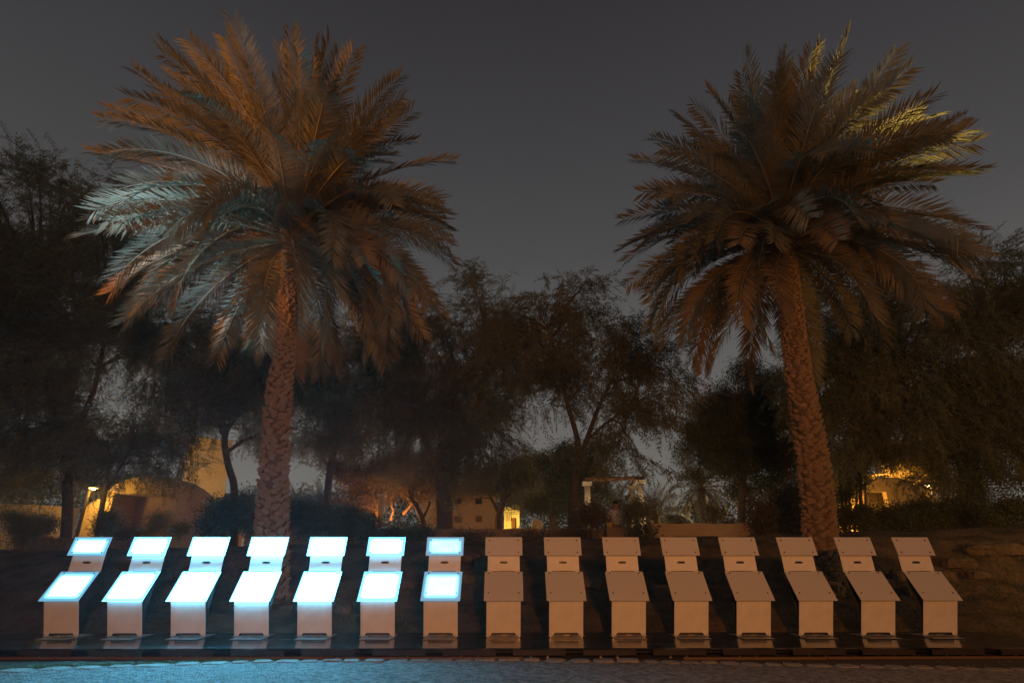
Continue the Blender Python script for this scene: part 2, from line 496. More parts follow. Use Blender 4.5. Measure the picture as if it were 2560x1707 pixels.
def stadium(l, h, d, y):
    pts = []
    for k in range(7): a = -math.pi/2 + math.pi*k/6; pts.append((l/2 - h/2 + math.cos(a)*h/2, math.sin(a)*h/2))
    for k in range(7): a = math.pi/2 + math.pi*k/6; pts.append((-l/2 + h/2 + math.cos(a)*h/2, math.sin(a)*h/2))
    n = len(pts)
    V = [(p[0], y - d, p[1]) for p in pts] + [(p[0], y, p[1]) for p in pts]
    return V, [tuple(range(n)), tuple(range(n, 2*n))[::-1]] + [(i, n+i, n+(i+1) % n, (i+1) % n) for i in range(n)]

def make_kiosk(root):
    # leaning front board
    a, b = Vector(pt(10.112, .215)), Vector(pt(9.905, .780))
    L_ = (b - a).length; lean = math.atan2(b.x - a.x, b.y - a.y)
    V, F = board_with_notch(BW, L_, .012, .40, .042, .022)
    fb = ob('front_board', V, F, M['board'], root); fb.location = (0, a.x, a.y); fb.rotation_euler = (-lean, 0, 0)
    bevel(fb, .0015, 1)
    for sx in (-1, 1):
        q = MB().tube([(0, -.003, 0), (0, .006, 0)], .006, 8).build('screw', M['dark'], fb); q.location = (sx*.245, 0, .022)
    # camera board
    a, b = Vector(pt(10.286, 1.150)), Vector(pt(10.345, 1.675))
    L_ = (b - a).length; lean = math.atan2(b.x - a.x, b.y - a.y)
    V, F = board_with_notch(.539, L_, .012, .40, .010, .006)
    cb = ob('camera_board', V, F, M['board'], root); cb.location = (0, a.x, a.y); cb.rotation_euler = (-lean, 0, 0)
    bevel(cb, .0015, 1)
    for sx in (-1, 1):
        q = MB().tube([(0, -.003, 0), (0, .006, 0)], .006, 8).build('screw', M['dark'], cb); q.location = (sx*.245, 0, .022)
    V, F = stadium(.135, .034, .008, 0)
    c = ob('camera', V, F, M['bolt'], cb); c.location = (0, 0, .145)
    for sx in (-1, 1):
        q = MB().tube([(0, -.002, 0), (0, .004, 0)], .0052, 10).build('camera_lens', M['lens'], cb); q.location = (sx*.048, -.008, .145)
    # lamp boxes behind the panes
    mb = MB().prism([(dk0[0]+.060, dk0[1]+.045), (dk1[0]-.006, dk1[1]-.038), (dk1[0]+.060, dk1[1]-.062), (dk0[0]+.125, dk0[1]+.01)], -.245, .245)
    mb.build('desk_light_box', M['dark'], root)
    mb = MB().prism([(tp0[0]+.016, tp0[1]+.03), (tp1[0]+.006, tp1[1]-.03), (tp1[0]+.014, tp1[1]-.03), (tp0[0]+.078, tp0[1]+.03)], -.245, .245)
    mb.build('top_light_box', M['dark'], root)
    # rear board, two flights; its dark colour paints in the shade at the back
    rb = MB()
    rb.slab(.50, pt(10.150, .22), pt(10.135, .62), .012); rb.slab(.50, pt(10.1345, .622), pt(10.290, 1.145), .012)
    rb.build('rear_board', M['dark'], root)
    # foot plates and the hinge rod
    o = MB().box((0, pt(10.01, 0)[0], .0095), (.49, .205, .007)).build('foot_plate', M['steel'], root); bevel(o, .002, 1)
    o = MB().box((0, pt(10.34, 0)[0], .0095), (.49, .37, .007)).build('foot_plate', M['steel'], root); bevel(o, .002, 1)
    MB().tube([(-.295, .006, .028), (.295, .006, .028)], .0055, 8).build('hinge_rod', M['steel'], root)
    for sx in (-1, 1):
        MB().box((sx*.25, .010, .022), (.03, .03, .026)).build('hinge_block', M['steel'], root)
    MB().box((.01, .045, .030), (.10, .03, .026)).box((-.12, .05, .026), (.025, .025, .02)).build('connector', M['copper'], root)
    MB().tube([(-.16, .03, .016), (-.05, .045, .02), (.06, .03, .018), (.17, .05, .016)], .006, 6).build('cable', M['cable'], root)
    hd = math.hypot(dk1[0]-dk0[0], dk1[1]-dk0[1])/2; ht = math.hypot(tp1[0]-tp0[0], tp1[1]-tp0[1])/2
    pane('desk_pane', dk0, dk1, root, M['glass'], [(-.243, hd-.032), (.245, hd-.032), (-.243, -hd+.138), (.245, -hd+.138)])
    pane('top_pane', tp0, tp1, root, M['glass'], [(-.243, ht-.055), (.245, ht-.055), (-.245, -ht+.052), (.245, -ht+.052)])
labels = [
 'lit kiosk at the left end of the row, its blue-white glow the softest',
 'lit kiosk second from the left end, bright panes with soft blue edges',
 'lit kiosk third from the left end, just left of the left palm trunk',
 'brightest lit kiosk, standing right in front of the left palm trunk',
 'lit kiosk just to the right of the left palm trunk, panes burning white',
 'lit kiosk second from the end of the glowing ones, beside the last glowing one',
 'last glowing kiosk, its neighbour on the right is dark',
 'unlit kiosk standing right beside the last glowing one',
 'unlit kiosk second from the glowing ones, below the forked tree trunk',
 'unlit kiosk standing below the white columned pergola',
 'unlit kiosk standing below the low orange wall',
 'unlit kiosk second to the left of the right palm trunk',
 'unlit kiosk just left of the foot of the right palm',
 'unlit kiosk second from the right end, just right of the right palm trunk',
 'unlit kiosk at the right end of the row, furthest from the glowing ones']
LIT = {0: 14, 1: 110, 2: 250, 3: 350, 4: 240, 5: 75, 6: 8}
proto = None
def children_of(o): return list(o.children)
hd = math.hypot(dk1[0]-dk0[0], dk1[1]-dk0[1])/2; ht = math.hypot(tp1[0]-tp0[0], tp1[1]-tp0[1])/2
for i in range(15):
    loc = rowpt(KX0 + (i - 7), Y0, DZ)
    if proto is None:
        proto = thing('kiosk', labels[i], 'kiosk', loc, .0085, 'kiosks standing in a row on the deck')
        make_kiosk(proto); root = proto
    else:
        root = proto.copy(); col.objects.link(root); root.location = loc; root.rotation_euler.z = .0085 + R(rk.uniform(-.4, .4)); root['label'] = labels[i]
        for ch in children_of(proto):
            c = ch.copy(); col.objects.link(c); c.parent = root
            for gch in children_of(ch):
                d = gch.copy(); col.objects.link(d); d.parent = c
    if i in LIT:
        for c in root.children:
            nm = c.name.split('.')[0]
            if nm in ('desk_pane', 'top_pane'):
                c.data = c.data.copy(); c.data.materials.clear()
                for p_ in c.data.polygons: p_.material_index = 0 if p_.normal.z > .9 else 1
                if nm == 'desk_pane': c.data.materials.append(lit_glass(i, LIT[i], PW/2, hd, .12, .15, uneven=.15))
                else: c.data.materials.append(lit_glass(i, LIT[i]*.8, PW/2, ht, .12, .09, uneven=.35))
                c.data.materials.append(lit_edge(LIT[i]))
        root['label'] = labels[i]
# the prototype was lit after copies need plain panes: copies of panes share its mesh, so give unlit kiosks the plain glass mesh
plain = {}
for o in list(col.objects):
    nm = o.name.split('.')[0]
    if nm in ('desk_pane', 'top_pane') and o.data.materials and o.data.materials[0] == M['glass'] and nm not in plain:
        plain[nm] = o.data
def is_kiosk(o): return o.name.split('.')[0] == 'kiosk'
ks = sorted([o for o in col.objects if is_kiosk(o)], key=lambda o: o.location.x)
for i, k in enumerate(ks):
    if i in LIT: continue
    for c in k.children:
        nm = c.name.split('.')[0]
        if nm in ('desk_pane', 'top_pane') and c.data.materials[0] != M['glass']:
            if nm not in plain:
                d = c.data.copy(); d.materials.clear(); d.materials.append(M['glass']); plain[nm] = d; d.polygons.foreach_set('material_index', [0]*len(d.polygons))
            c.data = plain[nm]

# ------------------------------------------------------------------ date palms
def frond_arrays(L, e0, k, roll, r, n=118, pet=.06, lmax=.46, wscale=1.0):
    m = 15
    s = np.linspace(0, 1, m)
    el = e0 - k * s**1.35
    ds = L / (m - 1)
    pts = np.zeros((m, 3))
    side_drift = r.normal(0, .10)
    for i in range(1, m):
        e = (el[i] + el[i-1]) / 2
        pts[i] = pts[i-1] + ds * np.array([math.cos(e), side_drift * s[i], math.sin(e)])
    V, F, MI = [], [], []
    def frame(t):
        f = t * (m - 1); i = min(int(f), m - 2); a = f - i
        p = pts[i] * (1 - a) + pts[i+1] * a
        d = pts[i+1] - pts[i]; d = d / np.linalg.norm(d)
        sd = np.cross(np.array([0, 0, 1.0]), d) if abs(d[2]) < .98 else np.array([0, 1.0, 0])
        sd = sd / np.linalg.norm(sd); up = np.cross(d, sd)
        c, q = math.cos(roll * t), math.sin(roll * t)
        return p, d, sd * c + up * q, up * c - sd * q
    # midrib: three sided
    for i in range(m):
        p, d, sd, up = frame(i / (m - 1))
        rr = .030 * (1 - s[i]) ** .8 + .004
        V += [p + sd * rr, p - sd * rr, p + up * rr * .8, p - up * rr * .6]
    for i in range(m - 1):
        for a, b in ((0, 2), (2, 1), (1, 3), (3, 0)):
            F.append((4*i+a, 4*i+b, 4*i+4+b, 4*i+4+a)); MI.append(1)
    for i in range(n):
        t = pet + (1 - pet) * (i + .5) / n
        for sgn in (-1, 1):
            if r.random() < .03: continue
            tt = min(max(t + r.normal(0, .004), 0), .999)
            p, d, sd, up = frame(tt)
            prof = min(1, .35 + 2.6 * (tt - pet)) * (1 - .42 * max(0, (tt - .55) / .45) ** 2)
            ln = lmax * prof * r.uniform(.85, 1.1)
            ang = (60 - 24 * tt) + r.normal(0, 5)
            vv = r.choice([.20, .42, .62]) * (1 - .4 * tt) + r.normal(0, .06)
            ca, sa = math.cos(R(ang)), math.sin(R(ang))
            di = d * ca + (sd * sgn * math.cos(vv) + up * math.sin(vv)) * sa
            di = di / np.linalg.norm(di)
            droop = np.array([0, 0, -1.0]) * ln * r.uniform(.05, .16)
            wv = np.cross(di, up * math.cos(.5) - sd * sgn * math.sin(.5)); wv /= (np.linalg.norm(wv) + 1e-9)
            wd = .0135 * r.uniform(.85, 1.2) * lmax / .55 * wscale
            b = len(V)
            V += [p, p + di * ln * .45 + wv * wd + droop * .25, p + di * ln + droop, p + di * ln * .45 - wv * wd + droop * .25]
            F.append((b, b+1, b+2, b+3)); MI.append(0)
    return np.array(V), np.array(F, np.int32), np.array(MI, np.int32)

def leaf_base_mesh(seed):
    r = random.Random(seed)
    # cut petiole stump: broad scale, thicker at its upper edge, bent outwards
    V = [(-.5, 0, -.55), (.5, 0, -.55), (.62, .02, 0), (.40, .13, .62), (0, .20, .86 + r.uniform(-.1, .1)), (-.40, .13, .62), (-.62, .02, 0),
         (0, .16, -.15), (.30, .02, .62), (0, .05, .78), (-.30, .02, .62)]
    V = [(x + r.uniform(-.05, .05), y, z + r.uniform(-.05, .05)) for x, y, z in V]
    F = [(0, 1, 7), (1, 2, 7), (2, 3, 7), (3, 4, 7), (4, 5, 7), (5, 6, 7), (6, 0, 7), (3, 8, 9, 4), (4, 9, 10, 5), (2, 8, 3), (6, 5, 10)]
    me = bpy.data.meshes.new('leaf_base'); me.from_pydata(V, [], F); finish(me, M['boot'])
    return me
BOOTS = [leaf_base_mesh(s) for s in range(6)]

def date_palm(label, Y, line, nfr, seed, hub_scale=1.0, Lf=4.05, extra=()):
    """line: [(px, py, width px)] from the foot up"""
    r = np.random.default_rng(seed)
    pts = [P(a, b, Y) for a, b, c in line]
    rad = [c * pxm(b, Y) / 2 for a, b, c in line]
    foot = pts[0].copy(); gz = float(H(foot.x, foot.y))
    pts[0] = Vector((foot.x, Y, min(gz, foot.z) - .2))
    base = Vector((foot.x, Y, gz))
    t = thing('date_palm', label, 'palm tree', base, 0, 'tall date palms behind the kiosk row')
    arr = np.array([[p.x, p.y, p.z] for p in pts]); seg = np.r_[0, np.cumsum(np.linalg.norm(np.diff(arr, axis=0), axis=1))]
    tot = seg[-1]
    def at(s):
        q = np.array([np.interp(s, seg, arr[:, i]) for i in range(3)])
        return q, float(np.interp(s, seg, rad))
    # smooth core
    mb = MB(); cp, crd = [], []
    for i in range(40):
        q, rr = at(tot * i / 39); cp.append(q - np.array(base)); crd.append(rr * .80)
    trunk = mb.tube(cp, crd, 18).build('trunk', M['palm_bark'], t, True)
    # leaf bases in a spiral
    items = []; s = .25; k = 0
    while s < tot - .05:
        f = s / tot
        q, rr = at(s)
        big = 1 - smooth(.42, .72, f)
        wd = (.066 + .078 * big) * (1 + .16 * r.normal())
        hgt = (.032 + .070 * big) * (1 + .18 * r.normal())
        a = k * 2.39996 + r.normal(0, .22)
        items.append((q, rr, a, wd, hgt, f, big))
        s += (.0040 + .0105 * big) * .205 / max(rr, .12); k += 1
    axis_up = lambda s_: None
    def placed(it):
        q, rr, a, wd, hgt, f, big = it
        d = np.array([math.cos(a), math.sin(a), 0])
        c = Vector(q - np.array(base) + d * rr * .76)
        tilt = .10 + .28 * big + abs(r.normal(0, .10))
        Mx = Matrix.Translation(c) @ Matrix.Rotation(a - math.pi/2, 4, 'Z') @ Matrix.Rotation(-tilt, 4, 'X') @ Matrix.Rotation(r.normal(0, .22), 4, 'Y') @ Matrix.Diagonal((wd, .26 + .16*big, hgt, 1))
        return Mx
    vis = [it for it in items if math.sin(it[2]) < .25]
    vis.sort(key=lambda it: -(it[3] * (1 if math.sin(it[2]) < -.2 else .5)))
    keep = vis[:300]; ids = set(id(i) for i in keep)
    for j, it in enumerate(keep):
        o = bpy.data.objects.new('leaf_base', BOOTS[j % 6]); col.objects.link(o); o.parent = trunk
        o.matrix_local = placed(it)
    V, F = [], []
    for j, it in enumerate(items):
        if id(it) in ids: continue
        Mx = placed(it); b = len(V)
        me = BOOTS[j % 6]
        V += [tuple(Mx @ v.co) for v in me.vertices]; F += [tuple(b + q for q in p.vertices) for p in me.polygons]
    o = ob('leaf_base_cover', V, F, M['boot'], trunk); o['kind'] = 'stuff'
    # hub: stumps of old leaves below the crown
    top, rt = at(tot)
    hub = MB()
    for i in range(60):
        a = r.uniform(0, 2*math.pi); q, rr = at(tot - r.uniform(0, .75))
        d = np.array([math.cos(a), math.sin(a), 0]); up = np.array([0, 0, 1.0])
        p0 = q - np.array(base) + d * rr * .7; p1 = p0 + (d * r.uniform(.10, .26) + up * r.uniform(.14, .34)) * hub_scale
        hub.tube([p0, (p0+p1)/2 + d*.02, p1], [.055, .045, .03], 5)
    hub.build('leaf_stumps', M['palm_bark'], t)
    # crown
    for i in range(nfr + len(extra)):
        f = (i + .5) / nfr if i < nfr else .1
        az = i * 2.39996 + r.normal(0, .30)
        e0 = R(84 - 108 * f ** .95 + r.normal(0, 9)); k_ = R(26 + 52 * min(1, f * 1.5) + r.normal(0, 12)) 
        if f > .75: k_ = R(48 + r.normal(0, 8))
        L = Lf * (.97 + .13 * math.sin(math.pi * min(1, .15 + f * .75))) * r.uniform(.93, 1.06)
        if i >= nfr:
            tx, ty, tY, kd = extra[i - nfr]
            dv = P(tx, ty, tY) - Vector(at(tot - .06)[0]); az = math.atan2(dv.y, dv.x); k_ = R(kd)
            e0 = math.atan2(dv.z, math.hypot(dv.x, dv.y)) + k_ * .36; L = dv.length - .25
        V, F, MI = frond_arrays(L, e0, k_, r.normal(0, 1.0), r, lmax=.68)
        c, s_ = math.cos(az), math.sin(az)
        Rz = np.array([[c, -s_, 0], [s_, c, 0], [0, 0, 1]])
        V = V @ Rz.T
        q, rr = at(tot - .62 * f)
        o = ob_np('frond', V, F, [M['frond_dry'] if f > .80 and r.random() < .5 else M['frond'], M['rachis']], t)
        o.data.polygons.foreach_set('material_index', MI)
        o.location = Vector(q - np.array(base)) + Vector((c, s_, 0)) * .12 + Vector((0, 0, .25 * (1 - f)))
    return t
date_palm('tall date palm behind the glowing kiosks, its crown lit orange and blue', 13.0,
          [(680, 1500, 92), (680, 1330, 84), (681, 1246, 79), (690, 1078, 66), (697, 983, 64), (710, 887, 60), (722, 743, 54), (731, 620, 48), (733, 560, 46)], 140, 11, extra=[(731, 80, 10.0, 8), (552, 100, 10.2, 14), (798, 90, 10.2, 8), (403, 100, 10.6, 16), (335, 172, 11.0, 20), (258, 242, 11.4, 22), (225, 395, 11.6, 30), (232, 700, 11.0, 55), (372, 800, 11.0, 65), (940, 925, 11.6, 70), (812, 900, 11.2, 70), (1130, 560, 12.6, 40), (1010, 860, 12.2, 66)])
date_palm('tall date palm behind the unlit kiosks, trunk leaning left, upper fronds lit yellow', 13.0,
          [(2062, 1500, 90), (2049, 1320, 84), (2040, 1200, 78), (2022, 1078, 70), (1996, 935, 67), (1979, 791, 66), (1962, 648, 62), (1957, 575, 62)], 140, 29, 1.4, 3.75, [(2160, 92, 10.2, 5), (2250, 140, 10.6, 7), (2322, 232, 11.2, 8), (2428, 282, 11.8, 12), (2015, 120, 10.4, 6), (1868, 132, 10.4, 8), (1690, 285, 11.2, 22), (1905, 915, 11.4, 72), (1600, 860, 11.4, 66), (2330, 760, 12.0, 60)])

# ------------------------------------------------------------------ broadleaf trees
def spray_base(kind, r):
    V, F = [], []
    if kind == 'feather':
        n, L, ll, lw = 11, .72, .13, .017
        bend = r.uniform(.15, .42)
        prev = None
        for i in range(n):
            t = (i + .5) / n
            c = np.array([L * t, .04 * math.sin(5 * t + r.uniform(0, 6)), -bend * t * t])
            for sg in (-1, 1):
                d = np.array([.55, sg * .75, -.35 + r.normal(0, .25)]); d /= np.linalg.norm(d)
                l = ll * r.uniform(.7, 1.3); wv = np.cross(d, [r.normal(0, .5), 0, 1]); wv /= np.linalg.norm(wv)
                b = len(V); V += [c - wv*lw*.3, c + d*l*.5 + wv*lw, c + d*l, c + d*l*.5 - wv*lw]; F.append((b, b+1, b+2, b+3))
        b = len(V)
        V += [(0, 0, .006), (0, 0, -.006), (L, 0, -bend - .003), (L, 0, -bend + .003)]; F.append((b, b+1, b+2, b+3))
    else:
        for i in range(22):
            c = r.normal(0, .15, 3); d = r.normal(0, 1, 3) + np.array([0, 0, .3]); d /= np.linalg.norm(d)
            wv = np.cross(d, r.normal(0, 1, 3)); wv /= np.linalg.norm(wv)
            l, lw = r.uniform(.06, .10), r.uniform(.014, .022)
            b = len(V); V += [c, c + d*l*.5 + wv*lw, c + d*l, c + d*l*.5 - wv*lw]; F.append((b, b+1, b+2, b+3))
    return np.array(V, float), np.array(F, np.int32)
def scatter(bases, pos, outw, r, smin=.7, smax=1.35, droop=.25):
    Vs, Fs, off = [], [], 0
    which = r.integers(0, len(bases), len(pos))
    for bi, (bv, bf) in enumerate(bases):
        sel = np.where(which == bi)[0]
        if not len(sel): continue
        n = len(sel)
        d = outw[sel] + r.normal(0, .55, (n, 3)); d[:, 2] -= droop
        d /= np.linalg.norm(d, axis=1)[:, None]
        sd = np.cross(np.array([0, 0, 1.0]) + r.normal(0, .35, (n, 3)), d); sd /= np.linalg.norm(sd, axis=1)[:, None]
        up = np.cross(d, sd)
        sc_ = r.uniform(smin, smax, n)[:, None, None]
        V = (bv[None, :, 0, None] * d[:, None] + bv[None, :, 1, None] * sd[:, None] + bv[None, :, 2, None] * up[:, None]) * sc_ + pos[sel][:, None]
        Fs.append((bf[None] + (np.arange(n) * len(bv))[:, None, None] + off).reshape(-1, 4))
        Vs.append(V.reshape(-1, 3)); off += n * len(bv)
    return np.concatenate(Vs), np.concatenate(Fs)
def tree(name, label, cat, Y, trunks, crowns, seed, kind='feather', leaf='leaf', tips=34, per=26, spread=.5, depth=.8, group='trees behind the bank', smin=.7, smax=1.35, bark='bark', branch=True):
    """trunks: [[(px,py,width px)...]] ; crowns: [(px, py, rx px, ry px, density)]"""
    r = np.random.default_rng(seed)
    f0 = P(trunks[0][0][0], trunks[0][0][1], Y) if trunks else P(crowns[0][0], 1330, Y)
    base = Vector((f0.x, Y, float(H(f0.x, Y))))
    t = thing(name, label, cat, base, 0, group)
    B = np.array(base)
    mb = MB(); ends = []
    for ti, tr in enumerate(trunks):
        pts = [P(a, b, Y) for a, b, c in tr]
        if ti == 0: pts[0] = Vector((pts[0].x, Y, base.z - .2))
        # resample smoothly
        A = np.array([[p.x, p.y, p.z] for p in pts]) - B
        W = [c * pxm(b, Y) / 2 for a, b, c in tr]
        u = np.linspace(0, len(A) - 1, (len(A) - 1) * 3 + 1); ii = np.arange(len(A))
        S = np.stack([np.interp(u, ii, A[:, j]) for j in range(3)], 1)
        S[1:-1] = .25 * S[:-2] + .5 * S[1:-1] + .25 * S[2:]
        S[:, 1] += np.sin(np.linspace(0, 2, len(S)) + ti) * .15 * (ti > 0)
        mb.tube([tuple(q) for q in S], list(np.interp(u, ii, W)), 8)
        for q in S[len(S)//2:]: ends.append(q)
    allp, allo = [], []
    for (cx, cy, rx, ry, den) in crowns:
        c = np.array(P(cx, cy, Y)) - B; k = pxm(cy, Y)
        ax = np.array([rx * k, min(rx, ry * 1.5) * k * depth, ry * k])
        nt = max(3, int(tips * den * (rx * ry) / (150 * 130)))
        if kind == 'broad': nt = int(nt * 1.7)
        u = r.normal(0, 1, (nt, 3)); u /= np.linalg.norm(u, axis=1)[:, None]
        rad = r.uniform(.25, 1, nt) ** .55
        tip = c + u * rad[:, None] * ax
        for q, uu in zip(tip, u):
            if branch and ends:
                E = np.array(ends); a = E[np.argmin(np.linalg.norm(E - q, axis=1) + r.uniform(0, .8, len(E)))]
                mid = (a + q) / 2 + np.array([0, 0, .16 * np.linalg.norm(q - a)]) + r.normal(0, .15, 3)
                tt = np.linspace(0, 1, 6)[:, None]
                C = (1-tt)**2 * a + 2*tt*(1-tt) * mid + tt**2 * q
                C[1:-1] += r.normal(0, .05, (4, 3))
                r0 = .018 + .009 * np.linalg.norm(q - a)
                mb.tube([tuple(z) for z in C], list(np.linspace(r0, .008, 6)), 4, False)
                npt = int(per * .3)
                js = r.uniform(.45, 1, npt)
                pts = np.stack([np.interp(js, np.linspace(0, 1, 6), C[:, j]) for j in range(3)], 1) + r.normal(0, .10, (npt, 3))
                allp.append(pts); allo.append(np.tile(uu, (npt, 1)))
            n = int(per * r.uniform(.6, 1.4))
            pts = q + r.normal(0, 1, (n, 3)) * spread * (.62 if kind == 'broad' else 1.0) * np.array([1, 1, .55])
            allp.append(pts); allo.append(np.tile(uu, (n, 1)))
    if mb.v: mb.build('trunk', M[bark], t, True)
    pos = np.concatenate(allp); ow = np.concatenate(allo)
    bases = [spray_base(kind, r) for _ in range(5)]
    V, F = scatter(bases, pos, ow, r, smin, smax, .45 if kind == 'feather' else 0)
    o = ob_np('crown', V, F, M[leaf], t); o['kind'] = 'stuff'
    return t

tree('acacia_tree', 'huge dark feathery tree filling the left edge of the picture', 'tree', 22,
     [[(172, 1345, 26), (172, 1250, 24), (160, 1120, 22), (120, 960, 18), (90, 780, 12)], [(160, 1120, 16), (230, 980, 12), (270, 800, 9)]],
     [(70, 520, 170, 120, 1.0), (230, 540, 130, 110, .8), (60, 700, 200, 150, 1.2), (270, 720, 170, 120, 1.1), (40, 880, 190, 130, 1.2), (260, 880, 170, 95, .9),
      (60, 1050, 170, 100, 1.1), (-120, 800, 200, 300, .7), (150, 1130, 130, 70, 1.0), (90, 1200, 120, 60, .7)], 101, per=30)
tree('acacia_tree', 'slim forked tree in front of the lit mud dome', 'tree', 20,
     [[(246, 1345, 13), (256, 1260, 12), (262, 1225, 11), (272, 1170, 9), (300, 1110, 7)], [(262, 1225, 7), (285, 1180, 6), (330, 1120, 4)]],
     [(290, 1075, 130, 38, .7), (380, 1090, 100, 34, .7), (330, 1150, 120, 34, 1.0), (420, 1150, 70, 30, .9), (200, 1100, 80, 40, .6)], 102, per=22, spread=.4)
tree('acacia_tree', 'tree with a curved sickle-shaped trunk just left of the left palm', 'tree', 21,
     [[(590, 1345, 24), (588, 1215, 19), (572, 1170, 17), (560, 1110, 16), (566, 1070, 15), (600, 1030, 13), (660, 1012, 10)], [(562, 1130, 11), (600, 1100, 9), (650, 1085, 7)]],
     [(470, 900, 130, 90, 1.1), (600, 880, 130, 90, 1.1), (520, 1000, 130, 50, .9), (430, 1010, 90, 60, .7), (640, 1060, 60, 30, .6), (690, 930, 110, 90, 1.0), (400, 820, 110, 80, .8)], 103, per=28)
tree('acacia_tree', 'tree with a bent trunk between the left palm and the picture centre', 'tree', 22,
     [[(822, 1345, 20), (818, 1250, 18), (822, 1190, 18), (836, 1120, 17), (846, 1070, 15), (830, 1000, 12), (800, 920, 9)], [(840, 1100, 11), (880, 1010, 9), (910, 920, 7)]],
     [(830, 900, 140, 100, 1.2), (940, 900, 120, 110, 1.1), (800, 1010, 110, 70, .9), (900, 1030, 130, 80, 1.1), (760, 1080, 50, 40, .5), (860, 1110, 90, 40, .7)], 104, per=28)
tree('acacia_tree', 'broad dense tree with a thick trunk standing at the picture centre', 'tree', 23,
     [[(1112, 1345, 46), (1110, 1260, 42), (1104, 1180, 36), (1110, 1080, 26), (1140, 960, 16)], [(1104, 1180, 20), (1040, 1060, 14), (1010, 960, 9)], [(1106, 1150, 20), (1190, 1020, 14), (1230, 900, 9)]],
     [(1090, 870, 130, 100, 1.1), (1190, 810, 120, 90, 1.0), (1030, 970, 120, 100, 1.2), (1140, 980, 130, 110, 1.3), (1240, 930, 100, 100, 1.1), (1080, 1090, 150, 80, 1.3), (1200, 1090, 120, 70, 1.1), (1060, 1190, 110, 50, .8), (1225, 700, 60, 30, .25)], 105, per=24)
tree('acacia_tree', 'open feathery tree with a forked slender trunk right of the centre', 'tree', 20,
     [[(1427, 1345, 24), (1432, 1260, 21), (1440, 1190, 19), (1452, 1140, 18), (1440, 1080, 13), (1415, 1000, 12), (1395, 900, 9), (1370, 820, 6)], [(1452, 1140, 13), (1478, 1070, 12), (1500, 1010, 9), (1540, 930, 6)], [(1468, 1100, 7), (1510, 1060, 6), (1570, 1020, 4)]],
     [(1330, 770, 110, 60, .75), (1420, 760, 110, 60, .7), (1500, 800, 110, 60, .75), (1340, 870, 110, 80, .85), (1560, 870, 130, 60, .85), (1660, 910, 100, 40, .7), (1480, 930, 130, 60, .9), (1600, 980, 110, 50, .8),
      (1590, 1050, 100, 40, .75), (1400, 980, 110, 60, .8), (1490, 1120, 90, 40, .5), (1560, 1130, 60, 40, .5), (1465, 710, 30, 22, .5), (1620, 880, 110, 30, 1.0), (1650, 955, 80, 26, 1.0), (1600, 1010, 120, 26, .9), (1300, 960, 90, 90, .9), (1265, 800, 90, 80, .8), (1290, 890, 80, 80, .8)], 106, per=20, spread=.36)
tree('evergreen_tree', 'round dark dense tree left of the right palm', 'tree', 26,
     [[(1850, 1335, 24), (1855, 1240, 20), (1860, 1150, 14)]],
     [(1790, 1040, 90, 70, 1.5), (1880, 990, 100, 80, 1.5), (1740, 1110, 55, 55, 1.5), (1840, 1120, 120, 70, 1.6), (1950, 1080, 110, 90, 1.5), (1900, 1190, 100, 50, 1.0), (1770, 1170, 60, 40, .7)], 107, 'broad', 'leaf_dark', per=46, spread=.45)
tree('acacia_tree', 'very large feathery tree filling the right edge of the picture', 'tree', 22,
     [[(2440, 1345, 60), (2432, 1250, 54), (2420, 1150, 44), (2400, 1060, 32), (2380, 930, 20)], [(2420, 1150, 24), (2480, 1010, 18), (2500, 860, 12)], [(2410, 1100, 18), (2300, 980, 13), (2230, 860, 9)]],
     [(2110, 830, 130, 120, 1.0), (2070, 960, 130, 110, 1.2), (2220, 930, 150, 130, 1.2), (2300, 790, 140, 110, 1.0), (2460, 700, 130, 100, .9), (2400, 880, 160, 130, 1.2), (2540, 850, 130, 150, 1.1), (2250, 1060, 160, 90, 1.2), (2420, 1040, 160, 100, 1.1),
      (2120, 1080, 120, 80, 1.0), (2560, 1050, 120, 150, 1.0), (2440, 610, 80, 36, .5), (2400, 1180, 130, 60, .7)], 108, leaf='leaf', per=30)
tree('evergreen_tree', 'low dark dense tree behind the forked trunk and the pergola', 'tree', 30,
     [[(1380, 1335, 24), (1385, 1270, 20)]],
     [(1400, 1180, 90, 60, 1.6), (1480, 1160, 55, 60, 1.6), (1320, 1190, 80, 55, 1.5), (1490, 1230, 36, 50, 1.4), (1390, 1250, 120, 45, 1.2)], 109, 'broad', 'leaf_dark', per=46, spread=.45)
tree('olive_tree', 'low spreading tree with orange lit limbs behind the lit kiosks', 'tree', 27,
     [[(946, 1335, 12), (941, 1290, 9), (944, 1282, 9), (932, 1270, 7), (920, 1262, 4)], [(944, 1282, 7), (934, 1255, 6), (932, 1240, 4)], [(975, 1300, 8), (984, 1275, 6), (978, 1262, 4)], [(1008, 1285, 9), (1030, 1262, 6), (1042, 1240, 4)]],
     [(960, 1190, 110, 50, 1.3), (880, 1210, 70, 45, 1.0), (1040, 1200, 90, 50, 1.1), (900, 1170, 90, 40, 1.0), (960, 1250, 110, 24, .45)], 110, 'broad', 'leaf_dry', per=36, spread=.4, bark='mud_dark')
tree('olive_tree', 'dark leaning tree with a slanting trunk beside the orange building', 'tree', 25,
     [[(1062, 1335, 16), (1058, 1300, 14), (1040, 1265, 12), (1025, 1240, 8)], [(1058, 1290, 8), (1075, 1255, 6)]],
     [(1020, 1180, 80, 40, .9), (1090, 1200, 70, 40, .8)], 111, 'broad', 'leaf', per=36, spread=.4)
